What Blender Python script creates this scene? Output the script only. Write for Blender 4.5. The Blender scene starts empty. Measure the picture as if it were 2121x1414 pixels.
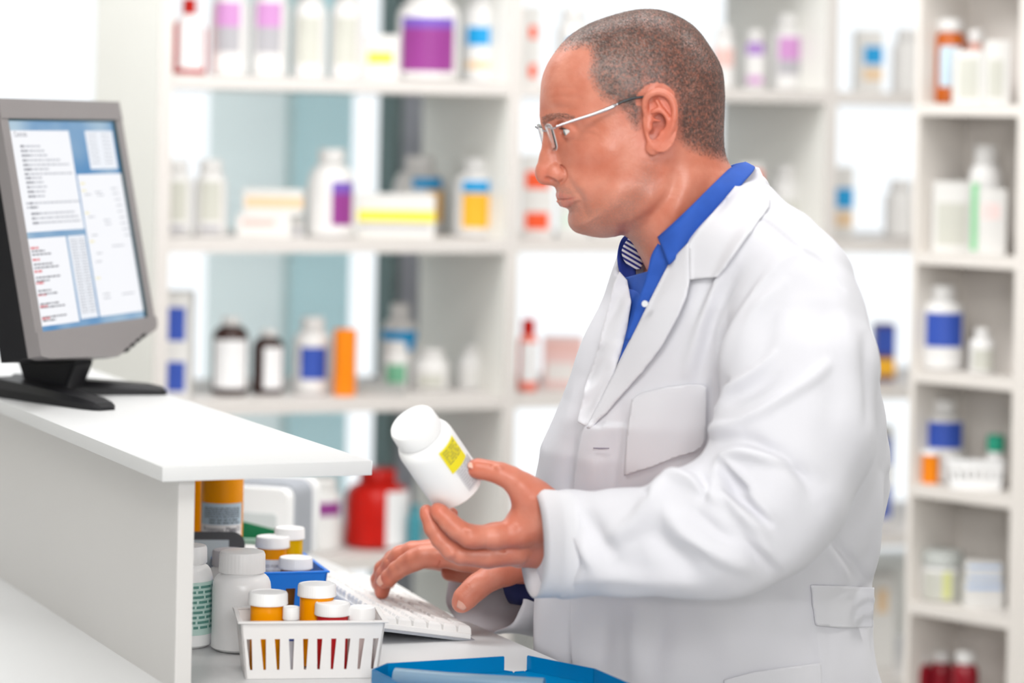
import bpy, bmesh, math, random
import numpy as np
from mathutils import Vector, Matrix
from mathutils.bvhtree import BVHTree
R = math.radians
random.seed(7); rng = np.random.default_rng(7)
SC = bpy.context.scene
COL = SC.collection
# ------------------------------------------------------------------ camera
F = 6000.0; RHO = R(1.15); CZ = 1.62; HY = 250.0
def ray(px, py):
    x = (px-1060.5)/F; y = (HY-py)/F
    return np.array([x*math.cos(RHO)-y*math.sin(RHO), 1.0, x*math.sin(RHO)+y*math.cos(RHO)])
def at(px, py, d): return ray(px, py)*d+np.array([0, 0, CZ])
def atz(px, py, z):
    r = ray(px, py); return r*((z-CZ)/r[2])+np.array([0, 0, CZ])
AN = R(23.5)
EU = np.array([-math.sin(AN), math.cos(AN)]); EV = np.array([math.cos(AN), math.sin(AN)])
def uvz(u, v, z): return np.array([u*EU[0]+v*EV[0], u*EU[1]+v*EV[1], z])
def atu(px, py, u):
    r = ray(px, py); t = u/(r[0]*EU[0]+r[1]*EU[1]); return r*t+np.array([0, 0, CZ])
def vof(p): return p[0]*EV[0]+p[1]*EV[1]
cam = bpy.data.cameras.new('camera'); camo = bpy.data.objects.new('camera', cam); COL.objects.link(camo)
cam.sensor_width = 36; cam.lens = F*36/2121.0
cam.shift_y = -(707-HY)/2121.0
m = Matrix(((math.cos(RHO), -math.sin(RHO), 0, 0), (0, 0, -1, 0), (math.sin(RHO), math.cos(RHO), 0, CZ), (0, 0, 0, 1)))
camo.matrix_world = m
cam.clip_start = .1; cam.clip_end = 60
cam.dof.use_dof = True; cam.dof.focus_distance = 3.56; cam.dof.aperture_fstop = 2.35
SC.camera = camo
SC.view_settings.view_transform = 'Standard'; SC.view_settings.look = 'None'
SC.view_settings.gamma = 1; SC.view_settings.use_curve_mapping = False
SC.view_settings.exposure = 0.24
# ------------------------------------------------------------------ world and lamps
w = bpy.data.worlds.new('daylight'); SC.world = w; w.use_nodes = True
w.node_tree.nodes['Background'].inputs[0].default_value = (.93, .97, 1, 1)
w.node_tree.nodes['Background'].inputs[1].default_value = 1.0
def area_lamp(name, loc, size, power, color=(1, 1, 1), look=None, sy=None):
    l = bpy.data.lights.new(name, 'AREA'); l.energy = power; l.size = size; l.color = color
    if sy: l.shape = 'RECTANGLE'; l.size_y = sy
    o = bpy.data.objects.new(name, l); COL.objects.link(o); o.location = loc
    d = Vector(look if look is not None else (loc[0], loc[1], 0))-Vector(loc)
    o.rotation_euler = d.to_track_quat('-Z', 'Y').to_euler()
    return o
area_lamp('unseen_lamp', (-.45, 1.7, 3.1), 1.3, 36, (1, .985, .96), (.1, 3.4, 1.3), 1.0)
area_lamp('unseen_lamp', (.5, -.3, 2.1), 1.2, 50, (1, .99, .98), (.3, 3.4, 1.2), 1.0)  # added softbox behind the camera, set low to reach under the raised shelf
area_lamp('unseen_lamp', (-.5, 4.3, 3.1), 2.6, 60, (1, 1, 1), (0, 5.6, 1.2), .8)
area_lamp('unseen_lamp', (1.7, 4.0, 3.1), 1.2, 30, (1, .97, .93), (1.2, 5.0, 1.0), .8)
# ------------------------------------------------------------------ materials
MATS = {}
def mat(name, col, rough=.5, metal=0, spec=.5, trans=0, emit=0, bump=0, bscale=200, var=0, vscale=8, sss=0, coat=0, alpha=1, ior=1.45, var2=None):
    if name in MATS: return MATS[name]
    m = bpy.data.materials.new(name); m.use_nodes = True; MATS[name] = m
    nt = m.node_tree; b = nt.nodes['Principled BSDF']
    b.inputs['Base Color'].default_value = (*col, 1); b.inputs['Roughness'].default_value = rough
    b.inputs['Metallic'].default_value = metal; b.inputs['Specular IOR Level'].default_value = spec
    b.inputs['Transmission Weight'].default_value = trans; b.inputs['IOR'].default_value = ior
    b.inputs['Coat Weight'].default_value = coat; b.inputs['Alpha'].default_value = alpha
    if sss:
        b.inputs['Subsurface Weight'].default_value = sss; b.inputs['Subsurface Radius'].default_value = (.012, .005, .003)
        b.inputs['Subsurface Scale'].default_value = 1.0
    if emit:
        b.inputs['Emission Color'].default_value = (*col, 1); b.inputs['Emission Strength'].default_value = emit
    tc = nt.nodes.new('ShaderNodeTexCoord')
    if var:
        n = nt.nodes.new('ShaderNodeTexNoise'); n.inputs['Scale'].default_value = vscale; n.inputs['Detail'].default_value = 4
        nt.links.new(tc.outputs['Object'], n.inputs['Vector'])
        mx = nt.nodes.new('ShaderNodeMix'); mx.data_type = 'RGBA'
        c2 = var2 or tuple(c*(1-var) for c in col)
        mx.inputs[6].default_value = (*col, 1); mx.inputs[7].default_value = (*c2, 1)
        nt.links.new(n.outputs['Fac'], mx.inputs[0]); nt.links.new(mx.outputs[2], b.inputs['Base Color'])
    if bump:
        n = nt.nodes.new('ShaderNodeTexNoise'); n.inputs['Scale'].default_value = bscale; n.inputs['Detail'].default_value = 2
        nt.links.new(tc.outputs['Object'], n.inputs['Vector'])
        bp = nt.nodes.new('ShaderNodeBump'); bp.inputs['Strength'].default_value = bump; bp.inputs['Distance'].default_value = .001
        nt.links.new(n.outputs['Fac'], bp.inputs['Height']); nt.links.new(bp.outputs['Normal'], b.inputs['Normal'])
    return m
M_lam = mat('white_laminate', (.69, .695, .70), .35, var=.03, vscale=3, bump=.05, bscale=90)
M_shelf = mat('shelf_white', (.66, .625, .60), .45, var=.03, vscale=2)
M_shelf2 = mat('shelf_back_panel', (.87, .865, .82), .5, var=.04, vscale=2)
M_wall = mat('wall_paint', (.88, .88, .86), .8, var=.02, vscale=2)
M_floor = mat('floor_vinyl', (.62, .62, .6), .4, var=.15, vscale=6)
M_wplas = mat('white_plastic', (.90, .90, .90), .32, sss=.0, bump=.03, bscale=60)
M_wcap = mat('white_cap', (.88, .88, .88), .4, bump=.03, bscale=80)
M_amber = mat('amber_plastic', (1, .36, .0), .15, trans=.06, ior=1.3, var=.1, vscale=5)
M_amber_y = mat('yellow_amber_plastic', (1, .58, .0), .12, trans=.22, ior=1.3, var=.1, vscale=5)
M_red = mat('red_translucent', (.85, .02, .012), .2, trans=.15, ior=1.3, var=.6, vscale=14)
M_brown = mat('brown_glass', (.045, .018, .014), .15, var=.3, vscale=9)
M_label = mat('label_paper', (.84, .84, .85), .6, var=.04, vscale=40)
M_blabel = mat('pale_blue_label', (.5, .63, .72), .6, var=.05, vscale=40)
M_ink = mat('label_ink', (.09, .09, .12), .7, var=.2, vscale=30)
M_greyink = mat('faint_ink', (.5, .5, .53), .7, var=.1, vscale=30)
M_blk = mat('black_plastic', (.010, .010, .012), .42, spec=.3, bump=.1, bscale=400)
M_slv = mat('silver_grey_plastic', (.30, .28, .285), .34, metal=.35, bump=.06, bscale=300, var=.1, vscale=5)
COLM = {}
def cm(name, col, rough=.5):
    return mat(name, col, rough, var=.08, vscale=20)
# ------------------------------------------------------------------ mesh helpers
def link(o):
    COL.objects.link(o); return o
def thing(name, label, cat, loc=(0, 0, 0), rz=0, group=None, rot=None):
    o = bpy.data.objects.new(name, None); link(o); o.empty_display_size = .02
    o.location = loc; o.rotation_euler = rot if rot is not None else (0, 0, rz)
    tag(o, label, cat, group); return o
def tag(o, label, cat, group=None):
    o['label'] = label; o['category'] = cat
    if group: o['group'] = group
    return o
def mkobj(name, me, mt, parent=None):
    o = bpy.data.objects.new(name, me); link(o)
    if mt is not None and len(me.materials) == 0: me.materials.append(mt)
    if parent is not None: o.parent = parent
    return o
def obj(name, bm, mt, parent=None, smooth=True, ang=40):
    me = bpy.data.meshes.new(name)
    bmesh.ops.recalc_face_normals(bm, faces=bm.faces)
    if smooth:
        for f in bm.faces: f.smooth = True
        for e in bm.edges:
            if len(e.link_faces) == 2 and e.calc_face_angle(0) > R(ang): e.smooth = False
    bm.to_mesh(me); bm.free()
    return mkobj(name, me, mt, parent)
def pymesh(name, V, Fc, mt, parent=None, smooth=True):
    me = bpy.data.meshes.new(name); me.from_pydata([tuple(map(float, v)) for v in V], [], [tuple(map(int, f)) for f in Fc])
    if smooth: me.polygons.foreach_set('use_smooth', [True]*len(me.polygons))
    me.update(); return mkobj(name, me, mt, parent)
def struct(o): o['kind'] = 'structure'; return o
def box(bm, x0, x1, y0, y1, z0, z1, bev=0, seg=2, fn=None):
    vs = [bm.verts.new((x, y, z)) for z in (z0, z1) for y in (y0, y1) for x in (x0, x1)]
    fs = [(0, 2, 3, 1), (4, 5, 7, 6), (0, 1, 5, 4), (2, 6, 7, 3), (0, 4, 6, 2), (1, 3, 7, 5)]
    faces = [bm.faces.new([vs[i] for i in f]) for f in fs]
    if bev:
        es = list({e for f in faces for e in f.edges})
        r = bmesh.ops.bevel(bm, geom=es, offset=bev, segments=seg, affect='EDGES', profile=.6)
        vs = list({v for f in r['faces'] for v in f.verts}|{v for v in vs if v.is_valid})
    if fn:
        for v in vs: v.co = Vector(fn(v.co))
    return vs
def lathe(bm, prof, n=40, cx=0, cy=0, sx=1, sy=1, sq=2.0, rfn=None):
    rings = []
    for (r, z) in prof:
        ring = []
        for i in range(n):
            t = 2*math.pi*i/n; c, s = math.cos(t), math.sin(t)
            k = 1.0 if sq == 2 else (abs(c)**sq+abs(s)**sq)**(-1/sq)
            rr = r*(rfn(t, z) if rfn else 1)
            ring.append(bm.verts.new((cx+rr*k*c*sx, cy+rr*k*s*sy, z)))
        rings.append(ring)
    for a, b in zip(rings, rings[1:]):
        for i in range(n): bm.faces.new((a[i], a[(i+1) % n], b[(i+1) % n], b[i]))
    if prof[0][0] > 1e-5: bm.faces.new(rings[0][::-1])
    if prof[-1][0] > 1e-5: bm.faces.new(rings[-1])
    return rings
def tube(bm, pts, rad, n=10, cap=True):
    pts = [Vector(p) for p in pts]
    rad = rad if hasattr(rad, '__len__') else [rad]*len(pts)
    prev = None; rings = []
    for i, p in enumerate(pts):
        t = (pts[min(i+1, len(pts)-1)]-pts[max(i-1, 0)]).normalized()
        if prev is None:
            a = Vector((0, 0, 1)) if abs(t.z) < .9 else Vector((1, 0, 0)); nn = t.cross(a).normalized()
        else: nn = (prev-t*prev.dot(t)).normalized()
        prev = nn; b = t.cross(nn)
        rings.append([bm.verts.new(p+(nn*math.cos(2*math.pi*k/n)+b*math.sin(2*math.pi*k/n))*rad[i]) for k in range(n)])
    for a, b in zip(rings, rings[1:]):
        for i in range(n): bm.faces.new((a[i], a[(i+1) % n], b[(i+1) % n], b[i]))
    if cap: bm.faces.new(rings[0][::-1]); bm.faces.new(rings[-1])
def arc_patch(bm, r, z0, z1, t0, t1, n=16, th=.0003, sx=1, sy=1, sq=2.0, fn=None):
    def P(t, rr, z):
        c, s = math.cos(t), math.sin(t); k = 1.0 if sq == 2 else (abs(c)**sq+abs(s)**sq)**(-1/sq)
        return (rr*k*c*sx, rr*k*s*sy, z)
    g = [[bm.verts.new(P(t0+(t1-t0)*i/n, rr, z)) for i in range(n+1)] for (rr, z) in ((r, z0), (r+th, z0), (r+th, z1), (r, z1))]
    for a, b in zip(g, g[1:]+g[:1]):
        for i in range(n): bm.faces.new((a[i], a[i+1], b[i+1], b[i]))
    for i in (0, n): bm.faces.new([q[i] for q in g])
def words(bm, x0, x1, z0, z1, rows, seed=0, place=None, y=0, th=.0002, full=.8, fill=.5):
    """rows of illegible print: little word-long strips"""
    rr = random.Random(seed); rh = (z1-z0)/rows
    for k in range(rows):
        z = z1-(k+.5)*rh; x = x0; end = x0+(x1-x0)*rr.uniform(full, 1)
        while x < end:
            wl = rr.uniform(.9, 3)*rh; b = min(x+wl, x1)
            n = max(1, int((b-x)/((x1-x0)/14)))
            for q in range(n):
                xa, xb = x+(b-x)*q/n, x+(b-x)*(q+1)/n
                P = [(xa, y, z-rh*fill/2), (xb, y, z-rh*fill/2), (xb, y, z+rh*fill/2), (xa, y, z+rh*fill/2)]
                if place: P = [place(p) for p in P]
                bm.faces.new([bm.verts.new(p) for p in P])
            x = b+rh*.45
def text_bm(s, size):
    cu = bpy.data.curves.new('t', 'FONT'); cu.body = s; cu.size = size; cu.align_x = 'LEFT'; cu.resolution_u = 3
    o = bpy.data.objects.new('t', cu); COL.objects.link(o)
    bpy.context.view_layer.update()
    me = bpy.data.meshes.new_from_object(o.evaluated_get(bpy.context.evaluated_depsgraph_get()))
    bm = bmesh.new(); bm.from_mesh(me); bpy.data.objects.remove(o); bpy.data.curves.remove(cu); bpy.data.meshes.remove(me)
    return bm
def copy_tree(o, parent=None):
    c = o.copy(); COL.objects.link(c); c.parent = parent
    for ch in list(o.children): copy_tree(ch, c)
    return c
# ------------------------------------------------------------------ room shell (counter frame: u away from camera, v to the right)
FR = dict(rz=AN)
def ubox(name, u0, u1, v0, v1, z0, z1, mt, parent=None, bev=0):
    bm = bmesh.new(); box(bm, v0, v1, u0, u1, z0, z1, bev)
    o = obj(name, bm, mt, parent, smooth=False)
    if parent is None: o.rotation_euler = (0, 0, AN)
    return o
ubox_floor = struct(ubox('floor', -.9, 8.2, -4, 6.5, -.05, 0, M_floor))
U0 = 5.05; UW = 6.15
# back wall with openings for three windows; pieces around them
struct(ubox('wall_back', UW, UW+.12, -4, 1.42, 0, 3.2, M_wall))
def wall_piece(v0, v1, z0, z1): struct(ubox('wall_back', UW, UW+.12, v0, v1, z0, z1, M_wall))
wall_piece(2.42, 2.62, 0, 3.2); wall_piece(5.6, 6.5, 0, 3.2)
wall_piece(1.42, 2.42, 2.9, 3.2); wall_piece(1.42, 2.42, 0, .12)
wall_piece(2.62, 5.6, 2.9, 3.2); wall_piece(2.62, 5.6, 0, .55)
struct(ubox('ceiling', -.9, UW+.12, -4, 6.5, 3.2, 3.26, M_wall)); struct(ubox('wall_front', -1.0, -.9, -4, 6.5, 0, 3.2, M_wall))
struct(ubox('wall_left', -.9, UW, -2.6, -2.5, 0, 3.2, M_wall)); struct(ubox('wall_right', -.9, UW, 5.6, 5.7, 0, 3.2, M_wall))
M_glass = mat('window_glass', (1, 1, 1), .02, trans=1, ior=1.02, spec=.2)
M_frame = cm('window_frame_white', (.82, .84, .84))
M_teal = mat('teal_frosted_panel', (.66, .88, .91), .6, trans=.55, ior=1.05, var=.1, vscale=1.5)
M_tealp = mat('pale_teal_frosted_panel', (.86, .95, .95), .6, trans=.6, ior=1.05, var=.06, vscale=1.5)
def window(n, v0, v1, z0, z1):
    t = bpy.data.objects.new('window_%d' % n, None); link(t); t.rotation_euler = (0, 0, AN); struct(t)
    bm = bmesh.new()
    for a in ((v0, v0+.03, z0, z1), (v1-.03, v1, z0, z1), (v0, v1, z0, z0+.03), (v0, v1, z1-.03, z1)):
        box(bm, a[0], a[1], UW-.01, UW+.05, a[2], a[3])
    obj('window_frame', bm, M_frame, t, False)
    bm = bmesh.new(); box(bm, v0+.03, v1-.03, UW+.015, UW+.021, z0+.03, z1-.03)
    obj('window_pane', bm, M_glass, t, False)
window(1, 1.42, 2.42, .12, 2.9); window(2, 2.62, 5.6, .55, 2.9)
# frosted teal room divider standing behind the left shelves, with a curved pale end
def curved_panel(name, v0, v1, u, bow, mt, z0=0.02, z1=2.6, n=24):
    bm = bmesh.new(); ring = []
    for k in range(n+1):
        s = k/n; v = v0+(v1-v0)*s; uu = u+bow*(1-(1-s)**2)
        ring.append((v, uu))
    pts = ring+[(v, uu+.02) for v, uu in ring[::-1]]
    a = [bm.verts.new((v, uu, z0)) for v, uu in pts]; b = [bm.verts.new((v, uu, z1)) for v, uu in pts]
    L = len(pts)
    for i in range(L): bm.faces.new((a[i], a[(i+1) % L], b[(i+1) % L], b[i]))
    for i in range(n):
        bm.faces.new((a[i], a[i+1], a[L-2-i], a[L-1-i])); bm.faces.new((b[i], b[i+1], b[L-2-i], b[L-1-i]))
    o = obj(name, bm, mt); o.rotation_euler = (0, 0, AN); return o
VT = lambda px, u: vof(atu(px, 700, u))
o = curved_panel('frosted_panel', VT(430, 5.95), VT(585, 5.95), 5.95, -.05, M_tealp)
tag(o, 'pale blue-green frosted panel behind the left shelves, nearest the white wall', 'panel')
o = curved_panel('frosted_panel', VT(588, 5.93), VT(715, 5.93), 5.93, -.02, M_teal)
tag(o, 'deeper teal frosted panel behind the middle of the left shelves', 'panel')
t = thing('support_post', 'blue-grey vertical post with a dark edge seen through the left shelves', 'post', rz=AN)
a, b = VT(822, 5.7), VT(872, 5.7)
ubox('post_face', 5.7, 5.8, a, b, 0.0, 2.6, cm('post_bluegrey', (.46, .49, .56)), t)
ubox('post_edge', 5.69, 5.79, a-.016, a-.001, 0.0, 2.6, cm('post_darkgreen', (.16, .22, .22)), t)
# ------------------------------------------------------------------ shelf units
SZ = [2.30, 1.995, 1.6925, 1.394, 1.098, .803, .508, .213]
TH = .025
def shelf_unit(label, v0, v1, name='shelving_unit', z_levels=SZ, dep=.44, left=True, right=True, plinth=True):
    t = thing(name, label, 'shelves', rz=AN)
    if left: ubox('side_panel', U0, U0+dep, v0-.0125, v0+.0125, 0, 2.62, M_shelf2, t)
    if left: ubox('front_edge', U0-.004, U0, v0-.0125, v0+.0125, 0, 2.62, M_shelf, t)
    if right: ubox('side_panel', U0, U0+dep, v1-.0125, v1+.0125, 0, 2.62, M_shelf2, t)
    if right: ubox('front_edge', U0-.004, U0, v1-.0125, v1+.0125, 0, 2.62, M_shelf, t)
    for z in z_levels: ubox('shelf', U0, U0+dep, v0+.0125, v1-.0125, z-TH, z, M_shelf, t)
    return t
VA = vof(atu(332, 700, U0)); VB = vof(atu(1056, 700, U0)); VC = vof(atu(1712, 700, U0)); VD = VC+.72
shelf_unit('white shelving unit on the left, open to teal panels behind', VA, VB)
shelf_unit('white shelving unit behind the man, in front of a bright window', VB, VC, left=False)
shelf_unit('white shelving unit between the man and the right-hand cabinet, window behind', VC, VD, left=False)
# ------------------------------------------------------------------ containers
def add_label(t, r, z0, z1, c, wd, mt, sx=1, sy=1, sq=2.0, name='label', off=.0004, label=None):
    bm = bmesh.new(); arc_patch(bm, r+off, z0, z1, c-wd/2, c+wd/2, 18, .0004, sx, sy, sq)
    o = obj(name, bm, mt, t)
    if label: o['label'] = label
    return o
def add_words(t, r, z0, z1, c, wd, rows, mt, seed=1, off=.0012, name='print', full=.8, fill=.5):
    bm = bmesh.new()
    words(bm, -wd/2, wd/2, z0/r, z1/r, rows, seed, lambda p: ((r+off)*math.cos(c+p[0]), (r+off)*math.sin(c+p[0]), p[2]*r), full=full, fill=fill)
    return obj(name, bm, mt, t, False)
def bottle(name, label, cat, loc, r, h, body, cap, labels=(), neck=.62, caph=.16, shoulder=.16, rz=0, group=None, ribs=False, capr=None, parent_rot=None, n=40, tip=False):
    """labels: (z0 frac, z1 frac, centre deg, width deg, material)"""
    t = thing(name, label, cat, loc, rz, group, rot=parent_rot)
    hb = h*(1-caph); rn = r*neck; sh = h*shoulder
    P = [(r*.80, 0), (r*.93, .001+r*.03), (r, r*.12), (r, hb-sh-.004)]
    if tip: P += [(r*.96, hb-sh), (rn*1.05, hb-.004), (rn, hb)]
    else: P += [(r-(r-rn)*(1-math.cos(a)), hb-sh-.004+sh*math.sin(a)) for a in (.4, .8, 1.15, 1.45)]+[(rn, hb-.003), (rn, hb)]
    bm = bmesh.new(); lathe(bm, P, n); obj('body', bm, body, t)
    if cap is not None:
        rc = capr or rn*1.13; ch = h*caph
        bm = bmesh.new()
        fn = (lambda a, z: 1+.007*math.cos(a*36)) if ribs else None
        lathe(bm, [(rc*.97, hb-.002), (rc, hb-.001), (rc*.985, hb+ch*.8), (rc*.93, hb+ch*.96), (rc*.8, h), (0, h)], 108 if ribs else n, rfn=fn if ribs else None)
        obj('cap', bm, cap, t)
    for (a, b, c, wd, mt) in labels: add_label(t, r, a*h, b*h, R(c), R(wd), mt)
    return t
def vial(name, label, loc, r, h, body=None, cap=M_wcap, labels=(), caph=.2, rz=0, group=None, rot=None, contents=None, capr=1.13, open_top=False):
    t = thing(name, label, 'pill vial', loc, rz, group, rot)
    caph = min(caph, .0148/h); hb = h*(1-caph) if not open_top else h
    bm = bmesh.new()
    lathe(bm, [(r*.9, 0), (r*.98, .0008), (r, .003), (r, hb-.004), (r*1.0, hb)]+([(r*.93, hb), (r*.93, .003), (0, .003)] if open_top else []), 40)
    obj('body', bm, body or M_amber, t)
    if contents:
        bm = bmesh.new(); rr = random.Random(3)
        lathe(bm, [(r*.86, .003), (r*.88, .01), (r*.88, hb*.5), (r*.6, hb*.56), (0, hb*.58)], 24)
        obj('tablets', bm, contents, t)
    if not open_top:
        rc = r*capr; ch = h*caph
        bm = bmesh.new()
        lathe(bm, [(r, hb-.0005), (rc, hb), (rc*1.01, hb+ch*.12), (rc, hb+ch*.16), (rc*.985, hb+ch*.82), (rc*.94, h-.0004), (rc*.86, h), (rc*.83, h-.0008), (0, h-.0008)], 144, rfn=lambda a, z: 1+.008*math.cos(a*48))
        obj('cap', bm, cap, t)
    for (a, b, c, wd, mt) in labels: add_label(t, r, a*h, b*h, R(c), R(wd), mt)
    return t
def carton(name, label, loc, wd, dp, h, mt, faces=(), rz=0, group=None, cat='box'):
    """faces: (x0,x1,z0,z1 fractions, material) on the front face (local -y)"""
    t = thing(name, label, cat, loc, rz, group)
    bm = bmesh.new(); box(bm, -wd/2, wd/2, 0, dp, 0, h, min(.0012, h*.05), 1); obj('carton_body', bm, mt, t, False)
    for (a, b, c, d, m2) in faces:
        bm = bmesh.new(); box(bm, -wd/2+a*wd, -wd/2+b*wd, -.0006, .0002, c*h, d*h)
        obj('printed_panel', bm, m2, t, False)
    return t
class Sp:  # a span on a shelf: pixel centre / width / top -> metric placement on that shelf
    def __init__(s, x0, x1, ytop, z, off, u=None):
        u = (U0 if u is None else u)+off
        p = atu((x0+x1)/2, (ytop+250)/2, u); s.k = p[1]/F
        s.w = (x1-x0)*s.k; s.loc = (p[0], p[1], z)
        q = atu((x0+x1)/2, ytop, u); s.h = q[2]-z; s.r = s.w/2
C_pink = cm('label_pinkpurple', (.58, .27, .56)); C_grey = cm('label_grey', (.42, .41, .44)); C_faint = cm('label_faintgrey', (.58, .58, .52))
C_purple = cm('label_purple', (.27, .035, .24)); C_violet = cm('label_violet', (.18, .09, .46)); C_blue = cm('label_blue', (.03, .08, .42))
C_sky = cm('label_skyblue', (.0, .32, .68)); C_orange = cm('label_orange', (.87, .45, .02)); C_yellow = cm('label_yellow', (.86, .74, .06))
C_tan = cm('label_tan', (.80, .58, .36)); C_redl = cm('label_orange_red', (.88, .09, .015)); C_green = cm('label_green', (.16, .42, .26))
C_pale = cm('label_palepink', (.78, .50, .46)); C_offw = cm('offwhite_carton', (.75, .74, .72)); C_dk = cm('label_darkpurple', (.08, .04, .14))
M_tub = mat('soft_white_bottle', (.75, .74, .73), .42)
def B(nm, lb, x0, x1, yt, z, off, labels=(), body=None, cap=M_tub, cat='bottle', u=None, group=None, **kw):
    s = Sp(x0, x1, yt, z, off, u); return bottle(nm, lb, cat, s.loc, s.r, s.h, body or M_tub, cap, labels, group=group, **kw)
def K(lb, x0, x1, yt, z, off, faces=(), mt=None, u=None, dp=.06, group=None, z0=None, rz=AN*.0, name='medicine_box'):
    s = Sp(x0, x1, yt, z, off, u); return carton(name, lb, s.loc, s.w, dp, s.h, mt or C_offw, faces, rz, group)
z1, z2, z3, z4 = SZ[2:6]
# top shelf, left unit
B('medicine_bottle', 'red bottle with a red cap and white label, far left of the top shelf', 352, 428, -4, z1, .13, [(.08, .78, -72, 88, M_label)], M_red, M_red, neck=.35, shoulder=.22, tip=True)
B('medicine_bottle', 'white bottle with pink-purple and grey label next to the red bottle', 436, 514, -45, z1, .12, [(.5, .75, -92, 80, C_pink), (.24, .5, -92, 80, C_grey)])
B('medicine_bottle', 'white bottle with pink-purple and grey label, second from the red bottle', 518, 596, -45, z1, .12, [(.5, .75, -88, 80, C_pink), (.24, .5, -88, 80, C_grey)])
B('medicine_bottle', 'plain white bottle with faint grey text on the top shelf, left one of two', 604, 676, -30, z1, .13, [(.15, .66, -90, 80, C_faint)])
B('medicine_bottle', 'plain white bottle with faint grey text on the top shelf, right one of two', 682, 752, -30, z1, .13, [(.15, .66, -90, 80, C_faint)])
K('small white box with a yellow stripe on the top shelf', 754, 826, 72, z1, .12, [(.1, .82, .36, .62, C_yellow)])
B('medicine_bottle', 'wide white tub with a large purple label on the top shelf', 822, 952, -30, z1, .12, [(.1, .55, -90, 108, C_purple), (.55, .66, -90, 108, C_violet)])
B('medicine_bottle', 'white bottle with sky-blue and pale orange label, right end of the top shelf', 956, 1046, -30, z1, .14, [(.38, .57, -92, 92, C_sky), (.14, .22, -92, 92, C_tan)])
# second shelf, left unit
for i, (x0, lb) in enumerate(((334, 'white bottle with faint green-grey text, far left of the second shelf'), (404, 'white bottle with faint green-grey text, second on the second shelf'))):
    B('medicine_bottle', lb, x0, x0+68, 330, z2, .13, [(.2, .72, -84, 75, C_faint), (.06, .14, -84, 75, C_grey)])
cb = K('long pink and white carton lying at the bottom of a small stack, second shelf', 492, 606, 446, z2, .10, [(.1, .7, .5, .8, C_pale)])
s = Sp(504, 630, 392, z2, .10); s0 = Sp(492, 606, 446, z2, .10)
carton('medicine_box', 'pale carton with an orange stripe lying on top of the small stack', (s.loc[0], s.loc[1], z2+s0.h), s.w, .06, s.h-s0.h, C_offw, [(.05, 1, .3, .7, C_tan)])
K('small white box with a grey corner beside the carton stack', 609, 630, 450, z2, .10, [(.1, .8, .1, .5, C_grey)])
B('medicine_bottle', 'large white jug-like bottle with a purple label turned to the right, second shelf', 638, 738, 308, z2, .11, [(.14, .5, -55, 58, C_purple), (.5, .63, -55, 58, C_violet)], neck=.5, shoulder=.3)
B('medicine_bottle', 'white bottle with blue and orange label behind the yellow-striped carton', 816, 926, 322, z2, .28, [(.58, .72, -68, 70, C_sky), (.16, .56, -50, 40, C_orange)], neck=.5, shoulder=.3)
K('wide white carton with a yellow stripe on the second shelf', 740, 903, 402, z2, .08, [(.02, 1, .36, .62, C_yellow), (.05, .95, .2, .3, C_grey)])
B('medicine_bottle', 'white bottle with sky-blue and orange label, right end of the second shelf', 940, 1034, 328, z2, .13, [(.57, .72, -88, 70, C_sky), (.12, .56, -88, 70, C_orange)], neck=.5)
# third shelf, left unit
sa = Sp(334, 398, 722, z3, .07); sb = Sp(334, 398, 606, z3, .07)
carton('medicine_box', 'white box with a blue square, lower of the two stacked by the left upright', sa.loc, sa.w, .08, sa.h, C_offw, [(.18, .86, .14, .74, C_blue)])
carton('medicine_box', 'white box with a blue square, upper of the two stacked by the left upright', (sb.loc[0], sb.loc[1], z3+sa.h), sb.w, .08, sb.h-sa.h, C_offw, [(.18, .86, .14, .74, C_blue)])
B('medicine_bottle', 'taller dark brown bottle with a white label on the third shelf', 445, 520, 656, z3, .12, [(.1, .72, -82, 120, M_label)], M_brown, M_tub, neck=.45, caph=.09, shoulder=.15)
B('medicine_bottle', 'shorter dark brown bottle with its label turned right on the third shelf', 528, 594, 682, z3, .12, [(.1, .74, -62, 78, M_label)], M_brown, M_tub, neck=.45, caph=.09, shoulder=.16)
B('medicine_bottle', 'white bottle with a dark blue label beside the orange vial', 612, 692, 656, z3, .12, [(.2, .62, -80, 82, C_blue)], neck=.55)
s = Sp(696, 744, 682, z3, .06); vial('prescription_vial', 'tall orange vial without cap on the third shelf', s.loc, s.r, s.h, mat('solid_orange', (1, .28, .0), .3, trans=.15), open_top=True)
o = K('flat grey case lying on the third shelf beside the orange vial', 748, 842, 800, z3, .05, (), cm('grey_case', (.36, .36, .35)), name='flat_case')
B('medicine_bottle', 'white bottle with a sky-blue band behind the green-labelled bottle', 794, 872, 628, z3, .24, [(.56, .68, -90, 130, C_sky), (.44, .56, -60, 44, C_sky)], neck=.45, shoulder=.25)
B('medicine_bottle', 'small white bottle with a green label on the third shelf', 800, 852, 708, z3, .13, [(.18, .56, -88, 100, C_green)], neck=.7)
B('medicine_bottle', 'squat white bottle with faint text right of the green-labelled bottle', 860, 936, 722, z3, .14, [(.1, .4, -90, 80, C_faint)], neck=.6, shoulder=.3)
B('medicine_bottle', 'small white bottle with a faint pink label, right end of the third shelf', 953, 1008, 716, z3, .14, [(.12, .45, -90, 90, C_offw)], neck=.5, shoulder=.25)
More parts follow.
